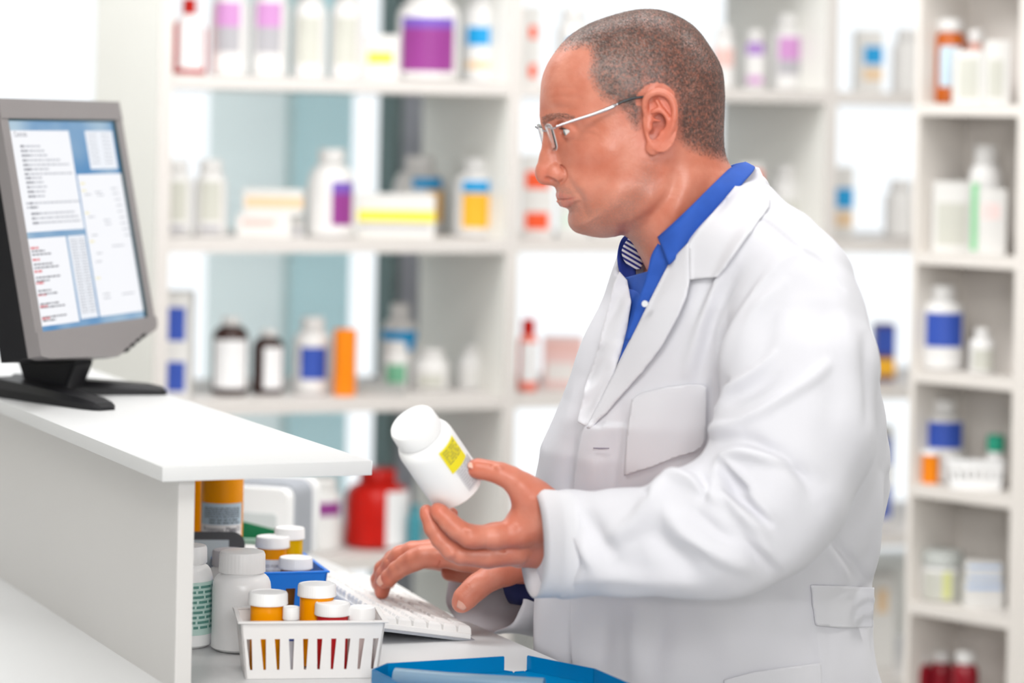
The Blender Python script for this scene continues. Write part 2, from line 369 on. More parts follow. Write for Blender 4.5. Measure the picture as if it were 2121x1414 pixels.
# fourth shelf, left unit
B('medicine_bottle', 'large white tub with a purple band on the shelf below, left of the red jug', 622, 716, 985, z4, .10, [(.5, .68, -75, 110, C_purple)], neck=.7, shoulder=.12)
B('medicine_bottle', 'big red jug with a white label on the low shelf behind the hand', 722, 858, 968, z4, .12, [(.04, .74, -42, 58, M_label)], M_red, M_red, neck=.5, shoulder=.2)
B('medicine_bottle', 'small teal bottle right of the big red jug', 853, 884, 1045, z4, .06, (), cm('teal_bottle', (.05, .27, .33)), cm('teal_bottle', (.05, .27, .33)))
# middle unit
def two_squares(lb_lo, lb_hi, x0, x1, yb, yt, z, c, off=.1, f=(.15, .86, .2, .62)):
    ym = (yb+yt)/2; a = Sp(x0, x1, ym, z, off); b = Sp(x0, x1, yt, z, off)
    carton('medicine_box', lb_lo, a.loc, a.w, .08, a.h, C_offw, [(*f, c)])
    carton('medicine_box', lb_hi, (b.loc[0], b.loc[1], z+a.h), b.w, .08, b.h-a.h, C_offw, [(*f, c)])
two_squares('white box with an orange-red square, lower of two stacked left of the man\'s chin', 'white box with an orange-red square, upper of two stacked beside the man\'s nose', 1080, 1148, 494, 322, z2, C_redl)
two_squares('white box with red square, lower of two on the top shelf behind his forehead', 'white box with red square, upper of two on the top shelf behind his forehead', 1072, 1118, 170, 14, z1, C_redl, f=(.5, .85, .15, .5))
B('medicine_bottle', 'white bottle with a small blue label beside the man\'s forehead', 1152, 1218, 16, z1, .1, [(.38, .6, -78, 60, C_sky)])
B('medicine_bottle', 'white bottle with faint red print behind the back of the man\'s head', 1474, 1522, 55, z1, .1, [(.35, .65, -90, 100, C_pale)])
B('medicine_bottle', 'small white bottle with a purple spot right of the man\'s head', 1538, 1586, 62, z1, .12, [(.58, .78, -90, 90, cm('label_lightpurple', (.38, .2, .55))), (.1, .22, -90, 80, C_pink)])
B('medicine_bottle', 'white bottle with pink-purple and grey label right of the man\'s head', 1596, 1664, 30, z1, .13, [(.40, .70, -86, 80, C_pink), (.2, .40, -86, 80, C_grey)])
K('white box with a green mark behind the man\'s mouth', 1158, 1222, 392, z2, .12, [(.1, .5, .2, .5, cm('label_palegreen', (.68, .78, .70)))])
K('plain white box behind the man\'s throat', 1228, 1300, 400, z2, .12)
K('orange-red box behind the man\'s coat collar', 1534, 1582, 338, z2, .1, [(.05, .95, .4, .9, C_redl)])
B('medicine_bottle', 'plain white bottle above the man\'s shoulder', 1600, 1660, 342, z2, .14, [(.2, .5, -90, 70, C_faint)])
B('medicine_bottle', 'slim red-topped bottle with a white label beside the coat front', 1078, 1120, 660, z3, .08, [(.14, .68, -75, 110, M_label)], cm('coral_bottle', (.86, .22, .16)), M_red, neck=.6, shoulder=.14, caph=.2)
K('pink and white box behind the coat front', 1130, 1212, 700, z3, .12, [(.04, .96, .7, .9, C_pale), (.1, .8, .15, .5, C_offw)], cm('pink_carton', (.78, .55, .53)))
K('small red box on the low shelf beside the coat front', 1072, 1112, 1286, SZ[6]+.27*0+.0, .1, [(.1, .8, .5, .9, C_redl)]) if False else None
# third unit
K('white box with blue and tan bands on the top right window shelf', 1772, 1828, 62, z1, .12, [(.3, 1, .45, .74, C_sky), (.3, 1, .2, .38, C_tan)])
K('white box with blue and tan bands just above the coat shoulder', 1716, 1770, 345, z2, .12, [(.3, 1, .42, .70, C_sky), (.2, 1, .16, .36, C_tan)])
B('medicine_bottle', 'white bottle tucked behind the right-hand cabinet, top shelf', 1846, 1906, 60, z1, .14)
B('medicine_bottle', 'white bottle tucked behind the right-hand cabinet, second shelf', 1834, 1900, 372, z2, .14)
K('dark blue and orange box behind the coat back', 1818, 1860, 672, z3, .12, [(0, 1, .48, .95, C_blue), (0, 1, .1, .4, C_orange)], C_dk)
K('white box with a blue square, upper of two behind the coat back', 1826, 1858, 885, z4, .1, [(.1, .9, .62, .9, C_blue), (.1, .9, .08, .4, C_blue)])
K('pale box with an orange spot low behind the coat back', 1810, 1866, 1190, SZ[6], .1, [(.3, .7, .6, .85, C_tan)])
# ------------------------------------------------------------------ right-hand cabinet, turned 45 degrees
RD = 5.2
p0 = at(1890, 700, RD); dirW = np.array([math.cos(R(-45)), math.sin(R(-45))]); dirD = np.array([math.cos(R(45)), math.sin(R(45))])
RW, RDp = .222, .15
def rz_at(y, x=1990): 
    # front plane point for pixel
    r = ray(x, y); n = dirD; t = (p0[:2]@n)/(r[:2]@n); return r*t+np.array([0, 0, CZ])
RS = [float(rz_at(y)[2]) for y in (-95, 215, 527, 775, 1015, 1262)]; RS.append(RS[-1]-.21)
t = thing('narrow_cabinet', 'narrow white open cabinet turned towards the camera at the right edge', 'cabinet', (p0[0], p0[1], 0), R(-45))
def rbox(nm, x0, x1, y0, y1, z0, z1, mt, par=None): bm = bmesh.new(); box(bm, x0, x1, y0, y1, z0, z1); return obj(nm, bm, mt, par or t, False)
M_cab = mat('cabinet_cream', (.74, .70, .66), .5, var=.04, vscale=3)
rbox('side_panel', -.006, .006, 0, RDp, 0, 2.4, M_cab); rbox('side_panel', RW-.004, RW+.075, 0, RDp, 0, 2.4, M_cab)
rbox('back_panel', .006, RW-.004, RDp-.006, RDp, 0, 2.4, M_cab)
rbox('plinth', .006, RW-.004, .01, RDp-.006, 0, RS[-1]-.022, M_cab)
for z in RS: rbox('shelf', .006, RW-.004, 0, RDp-.006, z-.021, z, M_cab)
def rs(x0, x1, ytop, z, off=.05):
    c = (x0+x1)/2; n = dirD; o = p0[:2]@n+off
    def hit(y): r = ray(c, y); tt = o/(r[:2]@n); return r*tt+np.array([0, 0, CZ])
    q = hit(ytop); k = q[1]/F
    return (q[0], q[1], z), (x1-x0)*k/2, q[2]-z
def RB(lb, x0, x1, yt, zi, labels=(), body=None, cap=M_tub, off=.05, nm='medicine_bottle', **kw):
    l, r, h = rs(x0, x1, yt, RS[zi]+.0003, off); return bottle(nm, lb, 'bottle', l, r, h, body or M_tub, cap, labels, **kw)
def RK(lb, x0, x1, yt, zi, faces=(), mt=None, off=.03, dp=.05, zb=0, **kw):
    l, r, h = rs(x0, x1, yt, RS[zi]+zb+.0003, off); return carton('medicine_box', lb, l, 2*r, dp, h, mt or C_offw, faces, **kw)
M_rust = mat('rust_amber', (.75, .16, .01), .25, trans=.2, var=.5, vscale=25)
RB('dark amber bottle with white cap and pale blue label, top of the right cabinet', 1936, 2000, 40, 1, [(.2, .68, -95, 80, cm('label_lightblue', (.55, .7, .8)))], M_rust, neck=.75, shoulder=.08, off=.07, caph=.14)
RB('faded amber bottle behind the white boxes, top of the right cabinet', 2003, 2040, 62, 1, (), mat('pale_rust', (.62, .3, .24), .4), neck=.8, off=.10)
RK('white box with grey print in front of the amber bottles', 1978, 2036, 104, 1, [(.15, .85, .1, .85, C_faint)], off=.02, dp=.03)
RK('tall white box at the right of the top cabinet shelf', 2044, 2094, 84, 1, [(.1, .7, .1, .7, C_faint)], off=.02)
RB('plain white bottle standing behind the cartons, second cabinet shelf', 2008, 2078, 300, 2, off=.10)
RK('large white carton with faint print, second cabinet shelf', 1934, 2012, 376, 2, [(.1, .9, .1, .7, C_faint)], off=.05, dp=.03)
RK('thin green-edged carton between two white cartons', 2013, 2028, 372, 2, [(0, 1, .05, .95, cm('label_freshgreen', (.25, .62, .32)))], off=.03, dp=.04)
RK('white carton with pink print, second cabinet shelf', 2030, 2086, 392, 2, [(.1, .75, .55, .78, cm('print_pink', (.85, .66, .64)))], off=.03, dp=.04)
RB('white bottle with a broad blue label, third cabinet shelf', 1910, 2000, 590, 3, [(.28, .68, -94, 108, C_blue)], off=.06, neck=.5)
RB('small white bottle with grey and pink print beside the blue-labelled one', 2008, 2062, 680, 3, [(.1, .55, -92, 100, C_faint)], off=.05, neck=.5)
RB('white bottle with blue label behind the small basket, fourth cabinet shelf', 1908, 2000, 826, 4, [(.42, .74, -94, 108, C_blue)], off=.085, neck=.5)
l, r, h = rs(1910, 1946, 932, RS[4], .04); vial('prescription_vial', 'small orange vial with a white cap in the right cabinet', l, r, h, mat('solid_orange', (1, .28, .0), .3), caph=.12)
# small slotted basket in the cabinet
def basket(name, label, loc, rz, L, W, H, th, mt, slots_L, slots_W, rim, flare=.008, z0=.28, z1=.72, slot=.45, taper=True):
    t = thing(name, label, 'basket', loc, rz)
    def wall(a, b, nsl, nm):
        # a,b: top corners; wall between, leaning outward; tapered vertical slots
        bm = bmesh.new(); a = Vector(a); b = Vector(b); d = b-a; ln = d.length; d.normalize()
        nrm = Vector((d.y, -d.x, 0))
        def P(s, z, o):
            ins = flare*(1-z/H); q = a+d*(ins+(ln-2*ins)*s); return (q.x-nrm.x*(ins+o), q.y-nrm.y*(ins+o), z)
        def slab(s0b, s1b, s0t, s1t, za, zb):
            vs = [bm.verts.new(P(s, z, o)) for o in (0, th) for (s, z) in ((s0b, za), (s1b, za), (s1t, zb), (s0t, zb))]
            for f in ((0, 1, 2, 3), (7, 6, 5, 4), (0, 4, 5, 1), (1, 5, 6, 2), (2, 6, 7, 3), (3, 7, 4, 0)): bm.faces.new([vs[i] for i in f])
        slab(0, 1, 0, 1, 0, z0*H); slab(0, 1, 0, 1, z1*H, H)
        p = 1/nsl
        for k in range(nsl+1):
            wl = p*(1-slot)/2; e0 = k*p; fb = 1.31 if taper else 1
            l0 = max(0, e0-wl*fb); l1 = min(1, e0+wl*fb); t0 = max(0, e0-wl); t1 = min(1, e0+wl)
            slab(l0, l1, t0, t1, z0*H, z1*H)
        obj(nm, bm, mt, t, False)
    c = [(-L/2, -W/2, H), (L/2, -W/2, H), (L/2, W/2, H), (-L/2, W/2, H)]
    for i, ns in enumerate((slots_L, slots_W, slots_L, slots_W)): wall(c[i], c[(i+1) % 4], ns, 'basket_wall')
    bm = bmesh.new(); f = flare
    box(bm, -L/2+f, L/2-f, -W/2+f, W/2-f, 0, th); obj('basket_floor', bm, mt, t, False)
    bm = bmesh.new()
    for (x0, x1, y0, y1) in ((-L/2-rim, L/2+rim, -W/2-rim, -W/2+th), (-L/2-rim, L/2+rim, W/2-th, W/2+rim), (-L/2-rim, -L/2+th, -W/2+th, W/2-th), (L/2-th, L/2+rim, -W/2+th, W/2-th)):
        box(bm, x0, x1, y0, y1, H, H+th*1.2, th*.35, 1)
    obj('rim', bm, mt, t)
    return t
l, r, h = rs(1962, 2078, 958, RS[4], .045)
basket('slotted_basket', 'small white slotted basket in the right cabinet', (l[0], l[1], RS[4]+.0005), R(-8), 2*r, .05, h, .002, M_wplas, 7, 3, .002, .004)
RB('small white bottle with a green cap behind the little basket', 2044, 2082, 900, 4, (), cap=cm('green_cap', (.02, .38, .24)), off=.10, neck=.85, caph=.3)
RB('small white bottle standing left behind the little basket', 1960, 2002, 905, 4, (), off=.1, neck=.8, caph=.3) if False else None
RB('grey-capped bottle with a yellow-green strip label, fifth cabinet shelf', 1908, 1998, 1138, 5, [(.05, .6, -95, 120, C_faint), (.08, .62, -86, 22, cm('label_lime', (.66, .68, .28)))], cap=cm('grey_cap', (.5, .52, .5)), off=.06, neck=.85, caph=.28)
l, r, h = rs(1992, 2086, 1205, RS[5], .045)
carton('medicine_box', 'white box with blue line, bottom of the stack on the fifth cabinet shelf', l, 2*r*.86, .04, h*.97, C_offw, [(.05, .95, .75, .9, cm('line_blue', (.35, .5, .78)))])
carton('medicine_box', 'white box with two blue lines, top of the stack on the fifth cabinet shelf', (l[0], l[1], RS[5]+h*.975), 2*r*.8, .04, h*.75, C_offw, [(.05, .95, .15, .3, cm('line_blue', (.35, .5, .78))), (.05, .95, .7, .85, cm('line_blue', (.35, .5, .78)))])
M_dred = mat('dark_red_bottle', (.30, .008, .02), .2, var=.4, vscale=14)
for x0, x1, off, lb in ((1874, 1930, .05, 'left one of three dark red bottles with white caps, bottom right'), (1924, 1976, .085, 'middle one of three dark red bottles with white caps, bottom right'), (1972, 2028, .05, 'right one of three dark red bottles with white caps, bottom right')):
    RB(lb, x0, x1, 1348, 6, (), M_dred, off=off, neck=.65, caph=.15)
# ------------------------------------------------------------------ counter and raised shelf
CT = .96
t = thing('service_counter', 'white laminate counter the keyboard and baskets stand on', 'counter', rz=AN)
def lb(nm, x0, x1, y0, y1, z0, z1, mt, par, bev=0, sub=None): bm = bmesh.new(); box(bm, x0, x1, y0, y1, z0, z1, bev); return obj(nm, bm, mt, par, bev > 0)
lb('countertop', .35, 1.48, 2.2, 4.7, CT-.028, CT, M_lam, t, .0015)
lb('base_cabinet', .45, 1.36, 2.25, 4.65, 0, CT-.0285, M_lam, t)
t = thing('raised_shelf', 'white raised shelf on the counter carrying the computer monitor', 'shelf', rz=AN)
lb('shelf_board', .953, 1.207, 3.165, 4.65, 1.203, 1.22, M_lam, t, .001)
lb('upright_panel', .980, .9995, 3.19, 4.65, CT, 1.203, mat('shaded_laminate', (.68, .665, .65), .4, var=.03, vscale=3), t)  # white laminate toned greyer, the shade of the outer side put into its colour
lb('end_panel', .9995, 1.2, 4.62, 4.64, CT, 1.203, M_lam, t)
# ------------------------------------------------------------------ monitor
hx = np.array([.30, .954]); rzm = math.atan2(.954, .30)
mb = np.array([-.622, 4.07, 1.2202])
t = thing('computer_monitor', 'silver and black computer monitor showing white document windows on a blue desktop', 'monitor', mb, rzm)
TAU = R(11.5)
SBL = at(82, 688, 3.9)-mb
lx = SBL[0]*hx[0]+SBL[1]*hx[1]; ly = SBL[0]*(-hx[1])+SBL[1]*hx[0]; lz = SBL[2]
SWd, SHt = .338, .292
def sp(s, tt, o=0):   # s 0..1 across, tt 0 bottom..1 top in screen plane, o toward viewer
    return Vector((lx+s*SWd, ly+tt*SHt*math.sin(TAU)-o*math.cos(TAU), lz+tt*SHt*math.cos(TAU)+o*math.sin(TAU)))
def slab(bm, poly, o0, o1):
    a = [bm.verts.new(sp(s, q, o0)) for s, q in poly]; b = [bm.verts.new(sp(s, q, o1)) for s, q in poly]
    n = len(poly); bm.faces.new(a[::-1]); bm.faces.new(b)
    for i in range(n): bm.faces.new((a[i], a[(i+1) % n], b[(i+1) % n], b[i]))
bw, bt, bb = .022/SWd, .027/SHt, .032/SHt
bm = bmesh.new()
slab(bm, [(-bw, 1), (1+bw, 1), (1+bw*.9, 1+bt), (-bw*.9, 1+bt)], -.012, .006)
slab(bm, [(-bw, 0), (0, 0), (0, 1), (-bw, 1)], -.012, .005)
slab(bm, [(1, 0), (1+bw, 0), (1+bw, 1), (1, 1)], -.012, .005)
slab(bm, [(-bw, -bb), (.0, -bb*1.15), (.62, -bb*1.55), (1+bw*.6, -bb*.62), (1+bw, -bb*.4), (1+bw, 0), (-bw, 0)], -.012, .008)
obj('bezel', bm, M_slv, t, False)
bm = bmesh.new()
slab(bm, [(-bw*1.05, -bb*1.0), (.62, -bb*1.5), (1+bw, -bb*.4), (1+bw*1.05, 1+bt*.9), (-bw*1.0, 1+bt*.9)], -.052, -.012)
slab(bm, [(.12, .1), (.88, .1), (.82, .85), (.18, .85)], -.085, -.052)
obj('housing', bm, M_blk, t, False)
M_dt = mat('screen_edge_dark', (.01, .05, .07), .3)
bm = bmesh.new()
slab(bm, [(.985, 0), (1.0, 0), (1.0, 1), (.985, 1)], .0, .0045); slab(bm, [(0, .99), (1, .99), (1, 1), (0, 1)], 0, .0045)
obj('screen_gasket', bm, M_dt, t, False)
# screen: lit desktop with document windows
ms = bpy.data.materials.new('screen_desktop'); ms.use_nodes = True; nt = ms.node_tree; b = nt.nodes['Principled BSDF']
tc = nt.nodes.new('ShaderNodeTexCoord'); ns = nt.nodes.new('ShaderNodeTexNoise'); ns.inputs['Scale'].default_value = 5
rp = nt.nodes.new('ShaderNodeValToRGB'); rp.color_ramp.elements[0].color = (.03, .27, .62, 1); rp.color_ramp.elements[1].color = (.52, .72, .88, 1)
rp.color_ramp.elements[0].position = .38; rp.color_ramp.elements[1].position = .62
nt.links.new(tc.outputs['Object'], ns.inputs[0]); nt.links.new(ns.outputs['Fac'], rp.inputs[0]); nt.links.new(rp.outputs[0], b.inputs['Emission Color'])
b.inputs['Emission Strength'].default_value = .62; b.inputs['Base Color'].default_value = (.02, .02, .02, 1); b.inputs['Roughness'].default_value = .25
bm = bmesh.new(); slab(bm, [(0, 0), (1, 0), (1, 1), (0, 1)], -.003, .001)
scr = obj('screen', bm, ms, t, False)
def emis(nm, c, s):
    m = mat(nm, c, .3, emit=s); m.node_tree.nodes['Principled BSDF'].inputs['Base Color'].default_value = (.02, .02, .02, 1); return m
M_win = emis('screen_window_white', (.90, .91, .95), .82); M_w2 = emis('screen_window_pale', (.84, .87, .93), .82)
def win(nm, s0, s1, t0, t1, mt=M_win):
    bm = bmesh.new(); slab(bm, [(s0, 1-t1), (s1, 1-t1), (s1, 1-t0), (s0, 1-t0)], .001, .0014); return obj(nm, bm, mt, scr, False)
win('screen_window', .02, .545, .055, .535); win('screen_window', .70, .965, .055, .245, M_w2); win('screen_window', .56, .985, .27, .965)
win('screen_window', .02, .36, .565, .975); win('screen_window', .38, .54, .565, .965, M_w2)
E_ink = emis('screen_ink_dark', (.20, .20, .25), .55); E_g = emis('screen_ink_grey', (.58, .60, .66), .66); E_r = emis('screen_ink_red', (.85, .22, .25), .7); E_y = emis('screen_ink_yellow', (.88, .82, .5), .8)
def line(bm, s0, s1, tt, hgt=.0028, seed=0):
    rr = random.Random(seed); x = s0
    while x < s1:
        e = min(x+rr.uniform(.012, .045), s1)
        y = 1-tt; hh = hgt/SHt
        vs = [bm.verts.new(sp(a, q, .0017)) for a, q in ((x, y-hh/2), (e, y-hh/2), (e, y+hh/2), (x, y+hh/2))]; bm.faces.new(vs)
        x = e+.006
bm = bmesh.new()
for i, (tt, L) in enumerate(((.13, .22), (.152, .25), (.174, .27), (.197, .38), (.219, .46), (.24, .27), (.262, .48), (.281, .19), (.302, .2), (.324, .22), (.346, .2), (.368, .19), (.40, .50), (.42, .12), (.45, .44), (.472, .47), (.494, .48))):
    line(bm, .09+.0*i if i not in (12, 13) else .055, max(L, .1)+.04, tt, .0026, i)
obj('screen_text', bm, E_g, scr, False)
bm = bmesh.new()
for i, tt in enumerate((.13, .152, .174, .197, .219, .24, .262, .281, .302, .324, .346, .368, .40, .42, .45, .472, .494)): line(bm, .085, .085+.03+.02*(i % 3), tt, .0032, 50+i)
for i in range(6):
    for k in range(2): line(bm, .035, .15+.05*((i+k) % 3), .625+i*.062+.016*k, .0022, 80+i+k)
obj('screen_text', bm, E_ink, scr, False)
bm = bmesh.new()
for i in range(7): line(bm, .03, .10, .61+i*.055, .0032, 110+i)
obj('screen_text', bm, E_r, scr, False)
bm = bmesh.new()
for i in range(26):
    line(bm, .395, .455, .585+i*.014, .002, 130+i); line(bm, .47, .53, .585+i*.014, .002, 160+i)
for i in range(8): line(bm, .72, .8, .075+i*.02, .0018, 200+i); line(bm, .85, .93, .075+i*.02, .0018, 220+i)
for i, (a, q) in enumerate(((.60, .37), (.7, .36), (.72, .375), (.86, .345), (.87, .37), (.88, .4), (.89, .43), (.89, .46), (.9, .49), (.9, .52), (.91, .55), (.92, .58), (.6, .48), (.74, .5), (.75, .52), (.6, .57), (.78, .63), (.84, .63), (.62, .66), (.6, .7), (.62, .86), (.62, .88), (.8, .87), (.86, .87))): line(bm, a, a+.06, q, .002, 240+i)
obj('screen_text', bm, E_g, scr, False)
bm = bmesh.new()
for q in (.315, .35, .46, .6, .78): line(bm, .575, .615, q, .003, 300+int(q*100))
obj('screen_text', bm, E_y, scr, False)
tb = text_bm('Controls', .0105)
for v in tb.verts: v.co = sp(.045+v.co.x/SWd, 1-.085+v.co.y/SHt, .0018)
obj('screen_heading', tb, E_ink, scr, False)
# buttons under the screen
for k in range(4):
    bm = bmesh.new(); s0 = .70+.06*k; q = -bb*1.32+.055*bb*(k*3.1)
    slab(bm, [(s0, q-.012), (s0+.04, q-.004), (s0+.04, q+.012), (s0, q+.004)], .004, .0095); obj('button', bm, M_blk, t, False)
# stand
def prism(bm, poly, x0, x1, ax='x'):
    a = [bm.verts.new((x0, y, z)) for y, z in poly]; b = [bm.verts.new((x1, y, z)) for y, z in poly]; n = len(poly)
    bm.faces.new(a[::-1]); bm.faces.new(b)
    for i in range(n): bm.faces.new((a[i], a[(i+1) % n], b[(i+1) % n], b[i]))
bm = bmesh.new()
prism(bm, [(.045, .012), (-.015, .012), (-.03, .05), (-.01, .085), (.028, .115), (.028, .26), (.075, .26), (.075, .09)], -.028, .034)
bmesh.ops.bevel(bm, geom=list(bm.edges), offset=.003, segments=2, affect='EDGES')
obj('stand_neck', bm, M_blk, t)
def foot(tipw, bw_):
    tip = np.array(tipw)-mb; X = tip[0]*hx[0]+tip[1]*hx[1]; Y = -tip[0]*hx[1]+tip[1]*hx[0]
    root = Vector((X*.12, .085, 0)); tp = Vector((X, Y, 0)); d = (tp-root).normalized(); n = Vector((-d.y, d.x, 0)); L = (tp-root).length
    bm = bmesh.new(); rings = []
    for s, ww, h in ((-.02, .026, .022), (0, .03, .026), (.5, .026, .02), (.88, .022, .014), (.97, .018, .010), (1.0, .012, .004)):
        p = root+d*L*s; rings.append([bm.verts.new(p+n*ww*a+Vector((0, 0, h*z))) for a, z in ((-1, 0), (1, 0), (1, .55), (.72, 1), (-.72, 1), (-1, .55))])
    for a, b in zip(rings, rings[1:]):
        for i in range(6): bm.faces.new((a[i], a[(i+1) % 6], b[(i+1) % 6], b[i]))
    bm.faces.new(rings[0]); bm.faces.new(rings[-1][::-1]); return bm
obj('stand_foot', foot(atz(222, 847, 1.222), .02), M_blk, t, ang=20); obj('stand_foot', foot(atz(345, 813, 1.222), .02), M_blk, t, ang=20)
# ------------------------------------------------------------------ keyboard
k0 = np.array([*uvz(3.385, 1.432, 0)[:2], CT+.0002]); KR = AN+R(-5.5)
t = thing('computer_keyboard', 'white computer keyboard with a clear edge, at the counter front under the typing hand', 'keyboard', k0, KR)
KL, KWd = .425, .124     # local: x from -KWd..0 (back..front), y 0..KL
ztop = lambda x: .008+(-x)/KWd*.019
M_key = mat('key_white', (.86, .85, .84), .38, bump=.03, bscale=100)
bm = bmesh.new()
NX = 14
def plate(bm, y0, y1, zlo, zhi, x0=-KWd, x1=0.0):
    top = []; bot = []
    for i in range(NX+1):
        x = x0+(x1-x0)*i/NX; s = (x-x0)/(x1-x0)
        sag = .010*(1-s)**1.5
        top.append((x, ztop(x)+zhi)); bot.append((x, max(.0005, ztop(x)+zlo-.0*sag)))
    pts = top+bot[::-1]; a = [bm.verts.new((x, y0, z)) for x, z in pts]; b = [bm.verts.new((x, y1, z)) for x, z in pts]; n = len(pts)
    for i in range(n): bm.faces.new((a[i], b[i], b[(i+1) % n], a[(i+1) % n]))
    for i in range(NX): bm.faces.new((a[i], a[i+1], a[n-2-i], a[n-1-i])); bm.faces.new((b[i+1], b[i], b[n-1-i], b[n-2-i]))
plate(bm, .003, KL-.003, -.007, -.001, -KWd+.003, -.002)
obj('key_tray', bm, M_key, t, False)
bm = bmesh.new(); plate(bm, 0, KL, -.0105, -.0072, -KWd-.003, .003)
M_clear = mat('clear_acrylic', (.78, .82, .90), .12, trans=.55, ior=1.3)
obj('clear_base', bm, M_clear, t, False)
bm = bmesh.new(); box(bm, -KWd+.002, -KWd+.0045, .0, KL, .012, ztop(-KWd)-.002); 
for k in range(60):
    y = .004+k*(KL-.01)/60; box(bm, -KWd-.003, -KWd+.0015, y, y+.003, .013, ztop(-KWd)+.001)
obj('clear_edge', bm, M_clear, t, False)
bm = bmesh.new(); box(bm, -KWd+.01, -KWd+.02, .05, KL-.05, 0, .014); obj('rear_support', bm, M_key, t, False)
rowsx = [-.1165+.0198*i for i in range(6)]
def key(x, y0, y1, dx=.0176, h=.0085):
    bm = bmesh.new(); y0 += .0010; y1 -= .0010
    lo = [(x, y0), (x+dx, y0), (x+dx, y1), (x, y1)]; i1, i2 = .0005, .0022
    R0 = [bm.verts.new((a, b, ztop(a)-.002)) for a, b in lo]
    cx, cy = x+dx/2, (y0+y1)/2
    sh = lambda a, b, q: (a+(q if a < cx else -q), b+(q if b < cy else -q))
    R1 = [bm.verts.new((*sh(a, b, i1), ztop(a)+h*.65)) for a, b in lo]
    R2 = [bm.verts.new((*sh(a, b, i2), ztop(a)+h)) for a, b in lo]
    c = bm.verts.new((cx, cy, ztop(cx)+h-.0006))
    for A, B_ in ((R0, R1), (R1, R2)):
        for i in range(4): bm.faces.new((A[i], A[(i+1) % 4], B_[(i+1) % 4], B_[i]))
    for i in range(4): bm.faces.new((R2[i], R2[(i+1) % 4], c))
    return bm
P = .0187; nk = 0
layout = [[1, 0, 1, 1, 1, 1, 0, 1, 1, 1, 1, 0, 1, 1, 1, 1, 0, 1, 1], [1]*13+[1.8, -.2]+[1]*3+[-.2]+[1]*3, [1.5]+[1]*12+[1.3, -.2]+[1]*3+[-.2]+[1]*3,
          [1.8]+[1]*11+[2, -3.4]+[1]*3, [2.3]+[1]*10+[2.5, -1.2, 1, -1.4]+[1]*3, [1.5, 1.2, 1.3, 6.2, 1.3, 1.2, 1.5, -.4, 1, 1, 1, -.2, 2, 1]]
for ri, row in enumerate(layout):
    y = .006
    for wd in row:
        if wd == 0: y += P*.35; continue
        if wd < 0: y += -wd*P; continue
        if y+wd*P > KL-.004: break
        obj('key', key(rowsx[ri], y, y+wd*P), M_key, t, True, 25); nk += 1; y += wd*P
# ------------------------------------------------------------------ things under the raised shelf
def dloc(px, d, z=CT, py=1200):
    p = at(px, py, d); return (p[0], p[1], z+.0003)
def wr(px0, px1, d): return (px1-px0)*d/F/2
def ztop_at(px, py, d): return at(px, py, d)[2]
# large amber bottle with a printed label
d = 3.93; r = wr(413, 501, d); L0 = dloc(457, d); h = .205
t = thing('stock_bottle', 'large orange bottle with a pale blue and white printed label under the raised shelf', 'bottle', L0)
bm = bmesh.new(); lathe(bm, [(r*.92, 0), (r, .003), (r, h*.86), (r*.93, h*.93), (r*.8, h*.95), (r*.8, h)], 56); obj('body', bm, M_amber, t)
bm = bmesh.new(); lathe(bm, [(r*.88, h-.001), (r*.88, h+.018), (r*.8, h+.02), (0, h+.02)], 56); obj('cap', bm, M_wcap, t)
za, zm, zb = [ztop_at(457, y, d)-L0[2] for y in (1037, 1081, 1145)]
add_label(t, r, zm, za, R(-86), R(128), M_blabel); add_label(t, r, zb, zm, R(-86), R(128), M_label)
bmw = bmesh.new()
def cylp(c, rr): return lambda p: (rr*math.cos(c+p[0]/rr), rr*math.sin(c+p[0]/rr), p[2])
words(bmw, -r*.88, r*.95, zm+.009, za-.005, 6, 5, cylp(R(-86), r+.0014), full=.85, fill=.42); words(bmw, -r*.6, r*.95, zm+.001, zm+.0085, 2, 6, cylp(R(-86), r+.0014), fill=.42)
words(bmw, -r*.95, r*.3, zm-.021, zm-.013, 2, 8, cylp(R(-86), r+.0014), fill=.35)
obj('label_print', bmw, M_ink, t, False)
tb = text_bm('Fosamax Plus D', .0088)
f = cylp(R(-86), r+.0014)
bmesh.ops.triangulate(tb, faces=tb.faces)
for v in tb.verts: v.co = f((v.co.x-r*.95, 0, v.co.y+zm-.0085))
obj('label_text', tb, M_ink, t, False)
bm = bmesh.new(); rr2 = random.Random(4)
for k in range(9):
    a = r*.38+k*.0013
    vs = [f((a, 0, zb)), f((a+.0003+rr2.random()*.0005, 0, zb)), f((a+.0003+rr2.random()*.0005, 0, zm-.004)), f((a, 0, zm-.004))]; bm.faces.new([bm.verts.new(v) for v in vs])
obj('barcode', bm, M_ink, t, False)
d = 4.06; vial('stock_bottle', 'orange bottle half hidden left of the large labelled one', dloc(400, d), wr(360, 432, d), .2, caph=.1)
